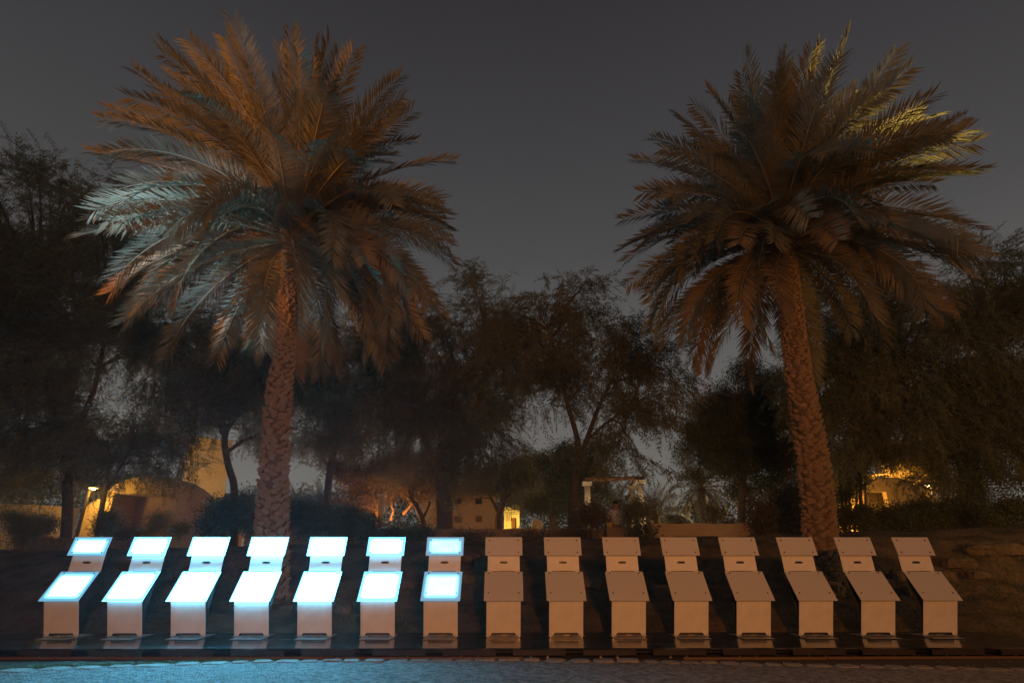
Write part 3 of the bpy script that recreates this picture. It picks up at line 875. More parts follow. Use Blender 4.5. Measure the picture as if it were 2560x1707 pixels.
tree('olive_tree', 'small dark tree between the orange building and the yellow lit niche', 'tree', 26,
     [[(1248, 1335, 22), (1246, 1290, 18), (1254, 1270, 14), (1262, 1245, 8)], [(1246, 1280, 10), (1225, 1240, 6)]],
     [(1260, 1195, 90, 45, 1.1), (1190, 1215, 60, 32, .8), (1310, 1230, 50, 40, .8)], 112, 'broad', 'leaf', per=36, spread=.4)
tree('ficus_tree', 'tree behind the right mud dome lit orange from below', 'tree', 36,
     [[(2268, 1330, 10), (2262, 1230, 8), (2250, 1165, 6)], [(2330, 1330, 14), (2322, 1220, 12), (2310, 1130, 8)]],
     [(2240, 1150, 60, 50, 1.5), (2290, 1170, 70, 55, 1.4), (2200, 1120, 60, 40, 1.2), (2340, 1230, 50, 50, 1.0), (2115, 1230, 36, 60, 1.2), (2090, 1270, 40, 30, 1.2)], 113, 'broad', 'leaf_dry', per=46, spread=.5)
tree('bamboo_clump', 'clump of thin upright stems lit orange right of the right palm', 'tree', 29,
     [[(2110 + i*9, 1335, 7), (2108 + i*9 + (i*7) % 11 - 5, 1230, 5), (2104 + i*10 + (i*13) % 17 - 8, 1120, 4)] for i in range(7)],
     [(2110, 1130, 90, 50, 1.0), (2150, 1190, 60, 40, .7), (2100, 1245, 50, 30, .5), (2200, 1150, 60, 40, .6)], 114, 'broad', 'leaf_dark', per=34, spread=.45)

# hedges and shrubs: leafy mounds
def shrub(name, label, Y, blobs, seed, leaf='leaf_dark', kind='broad', per=30, group='shrubs along the bank', stems=()):
    return tree(name, label, 'shrub', Y, list(stems), blobs, seed, kind, leaf, tips=40, per=per, spread=.22, depth=.6, group=group, smin=.5, smax=1.0, branch=bool(stems))
shrub('shrub', 'dark rounded shrub at the foot of the curved tree left of the left palm', 19, [(570, 1275, 60, 44, 1.8), (625, 1285, 50, 44, 1.8), (540, 1318, 50, 26, 1.6)], 201)
shrub('shrub', 'dark blue-tinted shrub mass between the left palm and the bent tree', 19, [(750, 1290, 70, 40, 2.0), (830, 1300, 60, 36, 2.0), (880, 1300, 60, 40, 2.0)], 202)
shrub('shrub', 'low dark shrub beneath the orange lit limbs', 19, [(960, 1334, 60, 12, 1.6), (1020, 1334, 60, 12, 1.4)], 203)
shrub('shrub', 'brownish rounded shrub left of the foot of the right palm', 18, [(1930, 1285, 55, 50, 2.2), (1985, 1270, 45, 55, 2.2), (1960, 1315, 70, 30, 2.0)], 204, 'leaf_dry')
shrub('shrub', 'dark mounded shrub right of the right palm in front of the mud dome', 19, [(2140, 1300, 70, 40, 2.2), (2210, 1300, 60, 36, 2.0)], 205)
shrub('shrub', 'dark dome-shaped shrub below the right street lamp', 19, [(2290, 1300, 80, 45, 2.2), (2360, 1295, 60, 50, 1.8)], 206)
shrub('shrub', 'sparse twiggy shrub in front of the pergola', 17.5, [(1480, 1292, 26, 14, 1.0), (1468, 1282, 18, 10, .8)], 207, 'leaf_dry', per=20, stems=[[(1470, 1350, 3), (1464, 1310, 3), (1462, 1280, 2)], [(1478, 1350, 3), (1480, 1300, 2)]])
shrub('shrub', 'leafy shrub hiding the foot of the pergola columns', 17.5, [(1581, 1280, 14, 9, .8), (1600, 1272, 9, 6, .7)], 208, 'leaf', per=22, stems=[[(1574, 1350, 3), (1570, 1310, 3), (1576, 1285, 2)], [(1584, 1350, 3), (1590, 1300, 2)]])
shrub('shrub', 'dark rounded bush beside the end of the orange wall', 17, [(1605, 1335, 26, 24, 2.0)], 209)
shrub('shrub', 'low brown bushes behind the person under the pergola', 24, [(1520, 1292, 40, 16, 1.4), (1470, 1305, 40, 16, 1.2)], 210, 'leaf_dry')
shrub('shrub', 'brown bush beside the trunk of the small palm', 30, [(1690, 1285, 40, 28, 1.6), (1805, 1285, 50, 30, 1.6), (1850, 1300, 50, 26, 1.6)], 211, 'leaf_dry')
shrub('shrub', 'low shrub row in front of the far left mud wall', 19, [(40, 1310, 60, 34, 1.6), (110, 1320, 60, 32, 1.4), (60, 1350, 60, 18, 1.5)], 212, 'leaf', per=24)
shrub('shrub', 'thin leafy plant in front of the lit side of the left dome', 18.5, [(263, 1290, 12, 22, 1.2), (268, 1325, 22, 16, 1.0)], 213, 'leaf', per=18, stems=[[(266, 1350, 3), (264, 1310, 2), (262, 1280, 2)]])
shrub('shrub', 'dark bush inside the recess of the left dome', 21, [(380, 1305, 34, 22, .7), (330, 1335, 50, 12, .9), (420, 1328, 50, 18, 1.2)], 214, 'leaf', per=22)
shrub('shrub', 'low brown scrub on the bank top near the centre', 18, [(1300, 1340, 80, 16, 1.0), (1200, 1342, 70, 14, 1.0), (1400, 1338, 70, 16, 1.0)], 215, 'leaf_dry', per=20)
shrub('shrub', 'dark bush at the far right foot of the large tree', 18, [(2480, 1300, 80, 40, 1.8), (2550, 1290, 60, 50, 1.6)], 216)
for k, (px, py, Y, hgt, lab) in enumerate([(200, 1350, 20, 0, '')][:0]): pass

# far wood closing the garden
r_ = np.random.default_rng(77); pos = []
tops = [(-400, 1150), (0, 1190), (350, 1200), (470, 1240), (560, 1250), (700, 1262), (900, 1235), (1050, 1220), (1240, 1235), (1420, 1240), (1520, 1288), (1700, 1290), (1850, 1230), (2000, 1200), (2300, 1180), (2560, 1170), (3000, 1150)]
for i in range(5200):
    px_i = r_.uniform(-350, 2950); tpy = np.interp(px_i, [a for a, b in tops], [b for a, b in tops]) + 12*math.sin(px_i*.05) + 8*math.sin(px_i*.13)
    q = P(px_i, r_.uniform(tpy, 1335) if r_.random() < .75 else tpy + abs(r_.normal(0, 8)), 52 + r_.uniform(0, 5)); pos.append(tuple(q))
pos = np.array(pos); bs = [spray_base('broad', r_) for _ in range(4)]
V, F = scatter(bs, pos, r_.normal(0, 1, pos.shape), r_, 2.2, 4.2, 0)
tag(ob_np('far_wood', V, F, M['leaf_dark']), 'dark mass of far trees and bushes closing the garden', kind='stuff')
# small far palms
def small_palm(label, Y, cx, cy, Lm, nfr, seed, trunk=None, emin=-20):
    r = np.random.default_rng(seed)
    c = P(cx, cy, Y)
    base = Vector((c.x, Y, float(H(c.x, Y))))
    t = thing('small_palm', label, 'palm tree', base, 0, 'small palms in the far garden')
    if trunk:
        MB().tube([(0, 0, -.1), (.05, 0, (c.z-base.z)*.5), (0, 0, c.z - base.z)], [trunk*1.15, trunk, trunk*.9], 9).build('trunk', M['palm_bark'], t, True)
    for i in range(nfr):
        f = (i + .5) / nfr; az = i * 2.39996
        V, F, MI = frond_arrays(Lm * r.uniform(.85, 1.1), R(80 + (emin - 80) * f), R(30 + 50 * f), r.normal(0, .5), r, n=34, lmax=.40 * Lm / 2.0, wscale=1.9)
        c_, s_ = math.cos(az), math.sin(az)
        V = V @ np.array([[c_, -s_, 0], [s_, c_, 0], [0, 0, 1]]).T
        o = ob_np('frond', V, F, [M['frond'], M['rachis']], t); o.data.polygons.foreach_set('material_index', MI)
        o.location = (0, 0, c.z - base.z)
small_palm('small bushy palm seen between the pergola columns', 33, 1543, 1290, 2.2, 26, 301, .2, 10)
small_palm('small bushy palm just right of the pergola', 33, 1642, 1292, 2.2, 26, 302, .2, 10)
small_palm('small palm with a slim trunk and drooping fronds between pergola and dark round tree', 31, 1752, 1222, 2.1, 34, 303, .2, -45)
small_palm('small far palm right behind the left palm trunk', 36, 733, 1262, 1.5, 16, 304, .18, 10)
small_palm('small far palm left of the bent tree trunk', 36, 800, 1258, 1.7, 18, 305, .18, 10)

# ------------------------------------------------------------------ walls and buildings
def wall_between(name, label, cat, pxa, pxb, ytop_a, ytop_b, Y, thick, m, coping=None, group='low garden walls on the bank', Yb=None):
    a, b = P(pxa, ytop_a, Y), P(pxb, ytop_b, Yb or Y)
    mid = (a + b) / 2; zb = float(H(mid.x, mid.y)) - .3
    t = thing(name, label, cat, (mid.x, mid.y, zb + .3), 0, group)
    d = (b - a); L_ = math.hypot(d.x, d.y); ang = math.atan2(d.y, d.x)
    Mx = Matrix.Rotation(ang, 3, 'Z')
    n = max(2, int(L_ / .5)); V = []
    rr = random.Random(int(pxa))
    for i in range(n + 1):
        f = i / n; z = a.z + d.z * f + rr.uniform(-.02, .02) - (zb + .3)
        for yy in (-thick/2, thick/2):
            q = Mx @ Vector(((f - .5) * L_, yy, 0)); V.append((q.x, q.y, -.5)); V.append((q.x, q.y, z))
    F = []
    for i in range(n):
        b0, b1 = 4*i, 4*i+4
        F += [(b0, b1, b1+1, b0+1), (b0+2, b0+3, b1+3, b1+2), (b0+1, b1+1, b1+3, b0+3)]
    F += [(0, 1, 3, 2), (4*n, 4*n+2, 4*n+3, 4*n+1)]
    body = ob('wall_body', V, F, m, t)
    if coping:
        c = MB()
        q0, q1 = Mx @ Vector((-L_/2, 0, 0)), Mx @ Vector((L_/2, 0, 0))
        c.box((0, 0, (a.z+b.z)/2 - (zb+.3) + .03), (L_ + .02, thick + .06, .05), Mx).build('coping', coping, t)
    return t
wall_between('garden_wall', 'long low dark wall running behind the trees at the picture centre', 'wall', 620, 1585, 1321, 1322, 20.5, .3, M['mud_dark'])
wall_between('garden_wall', 'low orange lit mud wall right of the pergola', 'wall', 1612, 1900, 1309, 1307, 18.5, .35, M['mud'])
wall_between('garden_wall', 'short reddish wall the person sits on', 'wall', 1515, 1598, 1318, 1318, 19.2, .3, M['mud_dark'])
wall_between('garden_wall', 'low pale wall block at the far left on the bank', 'wall', 84, 186, 1346, 1344, 17.0, .4, M['rock'])
wall_between('garden_wall', 'yellowish mud wall far behind the left tree', 'wall', -60, 192, 1255, 1268, 30, .5, M['mud'])

def facade(name, label, Y, outline, hole, depth, m, back=True, rz=0.0, group=None, cat='building'):
    """front wall cut along a photo outline (px), with a rectangular opening; extruded to the given depth"""
    pts = [P(a, b, Y) for a, b in outline]
    cx = sum(p.x for p in pts)/len(pts); base = Vector((cx, Y, float(H(cx, Y))))
    t = thing(name, label, cat, base, rz, group)
    loc = [(p.x - cx, p.z - base.z) for p in pts]
    # close below ground
    poly = [(loc[0][0], -.3)] + loc + [(loc[-1][0], -.3)]
    h = None
    if hole:
        a, b = P(hole[0], hole[1], Y), P(hole[2], hole[3], Y)
        h = (a.x - cx, b.x - cx, a.z - base.z)                # x0, x1, top
    # split the outline: columns of quads between outline and hole
    xs_ = sorted(set([round(p[0], 4) for p in poly] + ([h[0], h[1]] if h else []) + list(np.linspace(poly[0][0], poly[-1][0], 24))))
    lx = [p[0] for p in loc]; lz = [p[1] for p in loc]
    top = lambda x: float(np.interp(x, lx, lz))
    V, F = [], []
    def quad(*q):
        b = len(V); V.extend(q); F.append(tuple(range(b, b+4)))
    for xa, xb in zip(xs_[:-1], xs_[1:]):
        z0a = z0b = -.3
        inside = h and xa >= h[0]-1e-3 and xb <= h[1]+1e-3
        if inside: z0a = z0b = h[2]
        for y in (0, depth):
            quad((xa, y, z0a), (xb, y, z0b), (xb, y, top(xb)), (xa, y, top(xa)))
        quad((xa, 0, top(xa)), (xb, 0, top(xb)), (xb, depth, top(xb)), (xa, depth, top(xa)))
        if inside: quad((xa, 0, h[2]), (xa, depth, h[2]), (xb, depth, h[2]), (xb, 0, h[2]))
    if h:
        for x in (h[0], h[1]): quad((x, 0, -.3), (x, depth, -.3), (x, depth, h[2]), (x, 0, h[2]))
    for x in (xs_[0], xs_[-1]): quad((x, 0, -.3), (x, depth, -.3), (x, depth, top(x)), (x, 0, top(x)))
    ob('facade', V, F, m, t)
    if back and h:
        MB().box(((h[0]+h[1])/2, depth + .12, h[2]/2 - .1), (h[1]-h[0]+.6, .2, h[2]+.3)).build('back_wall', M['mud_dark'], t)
    return t, base, h
dome, dbase, dh = facade('mud_pavilion', 'rounded mud dome with a dark square recess, left side lit by a lamp', 25,
       [(190, 1352), (200, 1318), (214, 1268), (232, 1252), (250, 1245), (262, 1232), (274, 1220), (298, 1205), (333, 1193), (381, 1189), (431, 1196), (464, 1214), (491, 1238), (512, 1268), (535, 1300), (565, 1335)],
       (285, 1234, 414, 1340), 1.6, M['mud'])
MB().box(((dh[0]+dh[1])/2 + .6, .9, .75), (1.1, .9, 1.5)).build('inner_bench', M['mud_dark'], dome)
dome2, d2base, d2h = facade('mud_pavilion', 'small mud dome with a square see-through opening right of the right palm', 32,
       [(2132, 1300), (2136, 1262), (2142, 1240), (2160, 1220), (2178, 1204), (2205, 1193), (2244, 1193), (2270, 1201), (2289, 1214), (2307, 1232), (2322, 1243), (2345, 1252), (2360, 1290)],
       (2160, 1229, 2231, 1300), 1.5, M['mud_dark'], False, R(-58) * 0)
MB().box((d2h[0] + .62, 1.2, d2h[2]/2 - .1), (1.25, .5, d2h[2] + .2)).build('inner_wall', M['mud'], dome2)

# tower, two faces seen, slit openings
tc_ = P(473, 1097, 46)
tw = thing('watch_tower', 'square mud tower with rows of slit openings, lit yellow behind the left trees', 'tower', (tc_.x, 46, float(H(tc_.x, 46))), R(38))
th = tc_.z - tw.location.z
mb = MB(); b0, b1 = 1.75, 1.6
mb.add([(0, 0, -.3), (b0*2, 0, -.3), (b0*2, b0*2, -.3), (0, b0*2, -.3), (.1, .1, th), (b1*2, .1, th-.0), (b1*2, b1*2, th), (.1, b1*2, th)],
       [(0,1,5,4), (1,2,6,5), (2,3,7,6), (3,0,4,7), (4,5,6,7)])
mb.build('wall', M['mud'], tw)
for row, (z0, hh) in enumerate(((th - 2.0, .9), (th - 3.3, .5))):
    for k in range(7):
        MB().box((.9 + k*.30, .04 + .1*(z0/th), z0), (.07, .06, hh*.7)).build('slit', M['window'], tw)
MB().box((b1 + .05, b1 + .05, th + .12), (b1*2 + .1, b1*2 + .1, .24)).build('parapet', M['mud'], tw)

# orange building with small square windows
ba, bb = P(1055, 1236, 44), P(1240, 1236, 44)
bl = thing('mud_house', 'orange lit mud house with small square dark windows behind the centre trees', 'house', ((ba.x+bb.x)/2, 44, float(H((ba.x+bb.x)/2, 44))))
zt = ba.z - bl.location.z
MB().box((0, 2, zt/2 - .15), (bb.x-ba.x, 4, zt + .3)).build('wall', M['mud'], bl)
MB().box((0, 2, zt + .09), (bb.x-ba.x + .2, 4.2, .16)).build('roof', M['mud_dark'], bl)
for (a, b, c, d) in ((1089, 1291, 1104, 1306), (1190, 1290, 1204, 1304), (1189, 1245, 1204, 1259), (1137, 1291, 1152, 1305), (1137, 1245, 1152, 1259)):
    q0, q1 = P(a, b, 44), P(c, d, 44)
    cx_, cz_ = (q0.x+q1.x)/2 - bl.location.x, (q0.z+q1.z)/2 - bl.location.z
    wf = MB().box((cx_, 0.0, cz_), (q1.x-q0.x + .12, .10, q0.z-q1.z + .12)).build('window_frame', M['mud_dark'], bl)
    MB().box((cx_, -.045, cz_), (q1.x-q0.x, .05, q0.z-q1.z)).build('pane', M['window'], wf)

# yellow lit niche
na, nb = P(1260, 1266, 38), P(1299, 1320, 38)
nw_ = nb.x - na.x
nz = float(H(na.x, 38)); nh_ = na.z - nz
ni = thing('gatehouse', 'narrow pale gatehouse with a bright yellow lit doorway', 'gatehouse', ((na.x+nb.x)/2, 38, nz))
MB().box((-nw_*.27, .3, nh_/2), (nw_*.46, .6, nh_)).build('side_wall', M['pale'], ni)
MB().box((nw_*.40, .3, nh_/2), (nw_*.20, .6, nh_)).build('door_jamb', M['pale'], ni)
MB().add([(-nw_*.04, .02, nh_*.72), (nw_*.5, .02, nh_*.72), (nw_*.5, .02, nh_*1.02), (-nw_*.04, .02, nh_*1.18), (-nw_*.04, .6, nh_*.72), (nw_*.5, .6, nh_*.72), (nw_*.5, .6, nh_*1.02), (-nw_*.04, .6, nh_*1.18)],
         [(0,1,2,3), (4,7,6,5), (3,2,6,7), (0,4,5,1), (1,5,6,2), (0,3,7,4)]).build('lintel', M['pale'], ni)
MB().box((nw_*.13, .55, nh_*.36), (nw_*.34, .06, nh_*.72)).build('door', M['wood'], ni)
for k in range(3): MB().box((-nw_*.30 + k*.13, -.005, nh_*.72), (.035, .03, .5)).build('slit', M['window'], ni)
# pale arched stone
a = P(1343, 1296, 36); nz = float(H(a.x, 36)); hh = a.z - nz
t = thing('stone_marker', 'pale round-topped stone slab right of the yellow lit doorway', 'stone slab', (a.x, 36, nz))
pts = [(-.34, 0)] + [(-.34*math.cos(math.pi*k/8), hh - .34 + .34*math.sin(math.pi*k/8)) for k in range(9)] + [(.34, 0)]
n = len(pts)
ob('slab', [(p[0], 0, p[1]) for p in pts] + [(p[0], .25, p[1]) for p in pts], [tuple(range(n)), tuple(range(n, 2*n))[::-1]] + [(i, n+i, n+(i+1) % n, (i+1) % n) for i in range(n)], M['pale'], t)

# pergola
def column(px_top, py_top, py_base, Y, root, wpx, cap_w, cap_h):
    a = P(px_top, py_top, Y); k = pxm(py_top, Y)
    r0 = wpx*k/2; zb = float(H(a.x, Y)) - root.location.z; zt = a.z - root.location.z
    x, y = a.x - root.location.x, Y - root.location.y
    c = MB().tube([(x, y, zb - .1), (x, y, zb + (zt-zb)*.5), (x, y, zt - cap_h*k)], [r0*1.04, r0, r0*.97], 16).build('column', M['pale'], root, True)
    MB().box((x, y, zt - cap_h*k/2), (cap_w*k, cap_w*k, cap_h*k)).build('capital', M['pale'], c)
    return Vector((x, y, zt))
pc = P(1535, 1203, 27)
pg = thing('pergola', 'pergola of round pale columns under rough timber beams', 'pergola', (pc.x, 27, float(H(pc.x, 27))))
c1 = column(1467, 1204, 1320, 27, pg, 15.5, 23, 9)
c2 = column(1599, 1200, 1320, 27, pg, 15.5, 25, 8)
c3 = column(1579, 1215, 1320, 30, pg, 14.5, 22, 7)
c4 = column(1462, 1217, 1320, 30, pg, 14.5, 22, 7)
rr = random.Random(5)
def beam(a, b, w_, h_, root):
    d = b - a; n = 9; pts = [a + d*(i/(n-1)) + Vector((0, rr.uniform(-.015, .015), rr.uniform(-.02, .02))) for i in range(n)]
    MB().tube(pts, [h_/2*rr.uniform(.85, 1.12) for _ in pts], 7).build('beam', M['wood'], root)
up = Vector((0, 0, .09))
beam(c1 + up + Vector((-.12, -.08, .02)), c2 + up + Vector((.2, -.08, .02)), .1, .17, pg)
beam(c1 + up + Vector((.2, .10, 0)), c2 + up + Vector((.12, .10, 0)), .1, .16, pg)
beam(c3 + up + Vector((0, .2, .02)), c2 + up + Vector((-.12, -.1, -.02)), .1, .18, pg)
beam(c4 + up + Vector((0, .2, .02)), c1 + up + Vector((.05, -.1, -.02)), .1, .18, pg)
# grey column among the orange lit limbs
a = P(956, 1240, 24); zb = float(H(a.x, 24))
t = thing('stone_column', 'single grey column among the orange lit limbs', 'column', (a.x, 24, zb))
MB().tube([(0, 0, -.1), (0, 0, a.z - zb)], [.115, .11], 14).build('shaft', M['pale'], t, True)
MB().box((0, 0, a.z - zb + .04), (.30, .30, .08)).build('capital', M['pale'], t)

# street lamps that are lit
def street_lamp(label, top, foot, Y, arm, m, head):
    a, b = P(*top, Y), P(*foot, Y)
    b.z = float(H(b.x, Y))
    t = thing('street_lamp', label, 'street lamp', b, 0, 'lit garden lamps')
    r0 = head * .16
    pl = MB().tube([(0, 0, -.1), tuple(a - b)], [r0*1.15, r0], 8).build('pole', M['pole'], t, True)
    hd_ = MB().box((a.x-b.x + arm*.5, 0, a.z-b.z + .05), (abs(arm)*1.1, head*.5, .05)).build('lamp_head', M['pole'], t)
    bevel(hd_, .01)
    MB().box((a.x-b.x + arm*.55, 0, a.z-b.z + .012), (abs(arm)*.9, head*.45, .022)).tube([(a.x-b.x + arm*.55, 0, a.z-b.z + .0), (a.x-b.x + arm*.55, 0, a.z-b.z - .05)], [head*.25, head*.14], 8).build('lit_lens', m, hd_)
    return a
la = street_lamp('lit lamp post left of the left mud dome', (224, 1221), (186, 1352), 19.5, .22, M['lamp_glow'], .34)
ra = street_lamp('small lit lamp right of the right mud dome', (2327, 1214), (2340, 1300), 30, -.32, M['lamp_glow_white'], .30)
lamp('garden_lamp_light', (la.x + .15, la.y, la.z - .12), 5, (1.0, .55, .10), .06)
lamp('added_dome_wash', tuple(P(226, 1252, 24.1)), 150, (1.0, .52, .08), .1)  # added unseen wash, lights the dome in place of the lamp post
lamp('garden_lamp_light', (ra.x - .2, ra.y, ra.z - .15), 6, (1.0, .62, .16), .06)
# garden floodlights behind the trees
lamp('floodlight', tuple(P(955, 1322, 25.6)), 430, (1.0, .34, .07), .08)
lamp('floodlight', tuple(P(1085, 1316, 38)), 50, (1.0, .36, .04), .1)
lamp('floodlight', tuple(P(1205, 1316, 39)), 55, (1.0, .36, .03), .1)
lamp('floodlight', (ni.location.x + .55, 36.6, ni.location.z + .5), 380, (1.0, .60, .08), .05)
lamp('floodlight', tuple(P(470, 1240, 39)), 1900, (1.0, .56, .13), .2)
lamp('floodlight', tuple(P(1725, 1303, 32.5)), 70, (1.0, .88, .62), .08)
lamp('floodlight', tuple(P(2240, 1215, 35.2)), 1700, (1.0, .46, .06), .1)
lamp('floodlight', tuple(P(2105, 1285, 31.5)), 1300, (1.0, .48, .06), .1)
lamp('floodlight', (d2base.x + (d2h[0] + d2h[1])/2 + .35, 32.45, d2base.z + .9), 13, (1.0, .62, .12), .05)
lamp('floodlight', tuple(P(60, 1290, 27.5)), 110, (1.0, .55, .12), .1)
lamp('floodlight', tuple(P(1588, 1302, 28.2)), 40, (1.0, .60, .18), .05)
lamp('floodlight', tuple(P(1450, 1285, 25.6)), 75, (1.0, .66, .36), .1)
lamp('floodlight', tuple(P(1618, 1285, 25.6)), 75, (1.0, .66, .36), .1)

# ------------------------------------------------------------------ stones on the bank
rocks = [(1206, 1419, 26, 15), (2480, 1374, 80, 14), (2390, 1408, 50, 12), (1938, 1446, 28, 10), (2246, 1445, 24, 16), (2020, 1470, 24, 16), (1725, 1465, 26, 12), (1655, 1480, 34, 14), (1470, 1460, 40, 10),
         (1180, 1450, 40, 10), (1150, 1395, 50, 9), (1405, 1480, 30, 12), (2120, 1470, 26, 14), (2280, 1480, 28, 12), (860, 1530, 22, 14), (895, 1520, 18, 14), (730, 1525, 30, 12), (1000, 1460, 40, 10), (320, 1400, 40, 9),
         (1560, 1440, 36, 10), (2350, 1440, 36, 12), (1850, 1500, 26, 10), (1780, 1450, 30, 9), (2160, 1440, 30, 10), (2440, 1440, 34, 10)]
adj = ['pale squared stone block', 'long flat sandstone ledge', 'low flat stone', 'small rounded stone', 'rough brown stone', 'weathered brown stone']
def where(px):
    k = [160, 303, 455, 612, 765, 922, 1080, 1260, 1405, 1553, 1708, 1860, 2010, 2170, 2320]
    if px < 160: return 'left of the row end'
    if px > 2370: return 'right of the last kiosk'
    names = ['first', 'second', 'third', 'fourth', 'fifth', 'sixth', 'seventh', 'eighth', 'ninth', 'tenth', 'eleventh', 'twelfth', 'thirteenth', 'fourteenth', 'fifteenth']
    i = max(j for j in range(15) if k[j] <= px) if px >= k[0] else 0
    return f'between {names[i]} and {names[min(i+1, 14)]} kiosk from left'
for i, (px, py, rw, rh) in enumerate(rocks):
    p = ray_ground(px, py); k = pxm(py, p.y)
    rr = np.random.default_rng(i + 40)
    L_, hh, dd = rw*k*.95, rh*k*1.6, min(rw*k*.8, .35)
    nu, nv = 18, 8; V, F = [], []
    ph = rr.uniform(0, 6, 6)
    for a_ in range(nv + 1):
        th = math.pi * (a_ / nv) * .62
        for b_ in range(nu):
            q = 2*math.pi*b_/nu; sg = lambda v, e: abs(v)**e*math.copysign(1, v)
            rad_ = 1 + .10*math.sin(3*q + ph[0] + th*2) + .07*math.sin(7*q + ph[1]) + .05*math.sin(5*th + ph[2] + 2*q) + rr.normal(0, .03)
            V.append((sg(math.cos(q), .5)*sg(math.sin(th), .45)*L_*.92*rad_, sg(math.sin(q), .6)*sg(math.sin(th), .5)*dd*.75*rad_,
                      (sg(math.cos(th), .7)*hh*.85 + .02)*(1 + .08*math.sin(4*q + ph[3])) - hh*.2))
    for a_ in range(nv):
        for b_ in range(nu):
            F.append((a_*nu+b_, (a_+1)*nu+b_, (a_+1)*nu+(b_+1) % nu, a_*nu+(b_+1) % nu))
    o = ob('rock', V, F, M['rock'], None, False, p)
    o.rotation_euler = (rr.normal(0, .05), rr.normal(0, .04), rr.normal(0, .15))
    ROCK_ADJ = adj[0] if i == 0 else adj[1] if rw > 55 else adj[2] if rh <= 10 else adj[3 + i % 3]
    hgt = 'high up' if py < 1412 else 'low on the bank' if py > 1474 else 'halfway up'
    tag(o, f'{ROCK_ADJ} {hgt}, {where(px)}', 'rock', 'stones set in the bank')

# ------------------------------------------------------------------ grass
def blades(name, label, pts, h0, h1, wd, m, seed):
    r = np.random.default_rng(seed); n = len(pts)
    a = r.uniform(0, 2*math.pi, n); hh = r.uniform(h0, h1, n); ln = r.normal(0, .35, (n, 2)) * hh[:, None]
    c, s = np.cos(a) * wd, np.sin(a) * wd
    V = np.zeros((n, 3, 3))
    V[:, 0] = pts + np.stack([c, s, np.zeros(n)], 1); V[:, 1] = pts - np.stack([c, s, np.zeros(n)], 1)
    V[:, 2] = pts + np.stack([ln[:, 0], ln[:, 1], hh], 1)
    o = ob_np(name, V.reshape(-1, 3), np.arange(n*3).reshape(-1, 3), m)
    tag(o, label, kind='stuff'); return o
n = 9000
gx = rng.uniform(-10, -3.2, n); gy = np.array([path_edge(x) for x in gx]) + np.abs(rng.normal(0, .12, n)) * np.clip((-2.6 - gx) / 4, .15, 1) - .03
blades('grass', 'green grass fringe along the left part of the path edge', np.stack([gx, gy, np.full(n, GZ)], 1), .012, .05, .004, M['grass'], 1)
n = 1500
gx = rng.uniform(-3.2, 10, n); gy = np.array([path_edge(x) for x in gx]) + np.abs(rng.normal(.05, .08, n))
blades('dry_grass', 'sparse dry grass along the right part of the path edge', np.stack([gx, gy, np.full(n, GZ)], 1), .01, .04, .003, M['grass_dry'], 2)
n = 42000
gx = rng.uniform(-14, 15, n); gy = 10.85 + rng.random(n) ** 1.4 * 5.6
gm = np.sin(gx*1.3+gy*2.1) + np.sin(gx*.7-gy*1.1+2) + rng.normal(0, .6, n) > -.3
gx, gy = gx[gm], gy[gm]
blades('bank_grass', 'short dark grass growing on the bank behind the kiosks', np.stack([gx, gy, H(gx, gy) - .01], 1), .03, .11, .006, M['grass_dry'], 3)

n = 2600
gx = rng.uniform(-12, 13, n); gy = np.where(rng.random(n) < .8, rng.uniform(10.9, 16, n), rng.uniform(8.2, 9.05, n))
a_ = rng.uniform(0, 6.283, n); sl = rng.uniform(.015, .05, n); V = np.zeros((n, 4, 3)); gz = np.where(gy > 10, H(gx, gy), GZ) + .012
for k_, (u_, v_) in enumerate(((1, 0), (0, .35), (-1, 0), (0, -.35))):
    V[:, k_, 0] = gx + sl*(u_*np.cos(a_) - v_*np.sin(a_)); V[:, k_, 1] = gy + sl*(u_*np.sin(a_) + v_*np.cos(a_)); V[:, k_, 2] = gz + rng.uniform(0, .012, n)
tag(ob_np('fallen_leaves', V.reshape(-1, 3), np.arange(n*4).reshape(-1, 4), M['frond_dry']), 'dry fallen leaves littering the bank and path edge', kind='stuff')
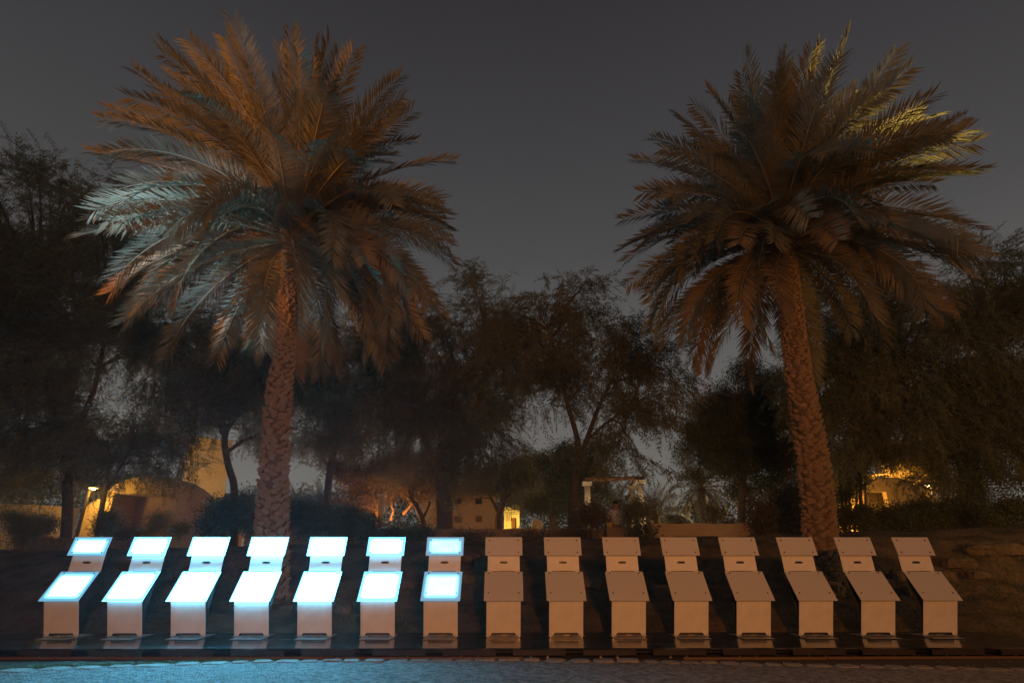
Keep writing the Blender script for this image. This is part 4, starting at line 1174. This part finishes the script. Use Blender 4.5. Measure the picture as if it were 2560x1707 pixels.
# ------------------------------------------------------------------ the person on the wall
a = P(1543, 1317, 19.2)
per = thing('person', 'person in a loose pale shirt sitting on the wall under the pergola, seen from behind', 'person', a)
def skin_mesh(name, verts, edges, radii, m, parent, sub=2):
    me = bpy.data.meshes.new(name); me.from_pydata(verts, edges, []); finish(me, m)
    o = bpy.data.objects.new(name, me); col.objects.link(o); o.parent = parent
    md = o.modifiers.new('skin', 'SKIN'); md.use_smooth_shade = True
    for i, r_ in enumerate(radii): 
        me.skin_vertices[0].data[i].radius = r_ if isinstance(r_, tuple) else (r_, r_)
    me.skin_vertices[0].data[0].use_root = True
    s = o.modifiers.new('sub', 'SUBSURF'); s.levels = s.render_levels = sub
    return o
if True:
    me = bpy.data.meshes.new('tmp')
    bv = [(0, 0, .10), (0, .02, .32), (0, .03, .50), (0, .05, .60), (0, .07, .74), (0, .08, .80),
          (-.17, .03, .50), (-.24, .10, .30), (-.18, .24, .18), (.17, .03, .50), (.24, .10, .30), (.18, .24, .18),
          (-.10, .05, .07), (-.12, .42, .09), (-.12, .46, -.30), (-.12, .56, -.36), (.10, .05, .07), (.12, .42, .09), (.12, .46, -.30), (.12, .56, -.36)]
    be = [(0,1),(1,2),(2,3),(3,4),(4,5),(2,6),(6,7),(7,8),(2,9),(9,10),(10,11),(0,12),(12,13),(13,14),(14,15),(0,16),(16,17),(17,18),(18,19)]
    br = [(.16,.12),(.15,.10),(.15,.10),.055,(.085,.10),.07,.06,.045,.032,.06,.045,.032,.085,.07,.045,.04,.085,.07,.045,.04]
    def sk(name, verts, edges, radii, m):
        mm = bpy.data.meshes.new(name); mm.from_pydata(verts, edges, []); finish(mm, m)
        o = bpy.data.objects.new(name, mm); col.objects.link(o); o.parent = per
        md = o.modifiers.new('skin', 'SKIN'); md.use_smooth_shade = True
        if not mm.skin_vertices: mm.attributes.new
        for i, r_ in enumerate(radii):
            mm.skin_vertices[0].data[i].radius = r_ if isinstance(r_, tuple) else (r_, r_)
        mm.skin_vertices[0].data[0].use_root = True
        s = o.modifiers.new('sub', 'SUBSURF'); s.levels = s.render_levels = 2
        return o
    sk('body', bv, be, br, M['skin'])
    sk('shirt', [(0, -.01, .02), (0, .0, .30), (0, .02, .50), (-.18, .03, .49), (-.26, .10, .28), (.18, .03, .49), (.26, .10, .28)], [(0,1),(1,2),(2,3),(3,4),(2,5),(5,6)],
       [(.21,.17), (.19,.14), (.17,.13), .09, .075, .09, .075], M['cloth'])
    sk('hair', [(0, .06, .70), (0, .055, .78), (0, .07, .83)], [(0,1),(1,2)], [(.085,.09), (.10,.11), .07], M['hair'])
o = MB().box((0, 0, .07), (.15, .12, .14)).build('bag', M['bag']); o.location = P(1524, 1317, 19.2); bevel(o, .03, 3)
tag(o, 'small yellow bag on the wall beside the seated person', 'bag')
pb = P(1628, 1309, 18.5)
V, F = [], []
for i in range(7):
    for j in range(10):
        th, ph = math.pi*i/6, 2*math.pi*j/10
        V.append((.075*math.sin(th)*math.cos(ph), .075*math.sin(th)*math.sin(ph), .06 + .065*math.cos(th)))
for i in range(6):
    for j in range(10): F.append((i*10+j, (i+1)*10+j, (i+1)*10+(j+1) % 10, i*10+(j+1) % 10))
o = ob('white_object', V, F, M['pale'], None, True, pb)  # pale thing of unknown kind, modelled as a plain ball
tag(o, 'small whitish round object on the left end of the orange wall', 'stone')

# ------------------------------------------------------------------ thin haze, added to stand in for lens bloom around the lit panes
hz = MB().box((0, 30, 11), (150, 110, 27)).build('haze', None)
hm = bpy.data.materials.new('haze'); hm.use_nodes = True
for n in list(hm.node_tree.nodes):
    if n.type != 'OUTPUT_MATERIAL': hm.node_tree.nodes.remove(n)
pv = hm.node_tree.nodes.new('ShaderNodeVolumePrincipled')
pv.inputs['Color'].default_value = (.92, .95, 1, 1); pv.inputs['Density'].default_value = HAZE; pv.inputs['Anisotropy'].default_value = .7
hm.node_tree.links.new(pv.outputs[0], hm.node_tree.nodes['Material Output'].inputs['Volume'])
hz.data.materials.append(hm)
tag(hz, 'thin added haze that spreads the glow around the lit kiosks', kind='stuff')
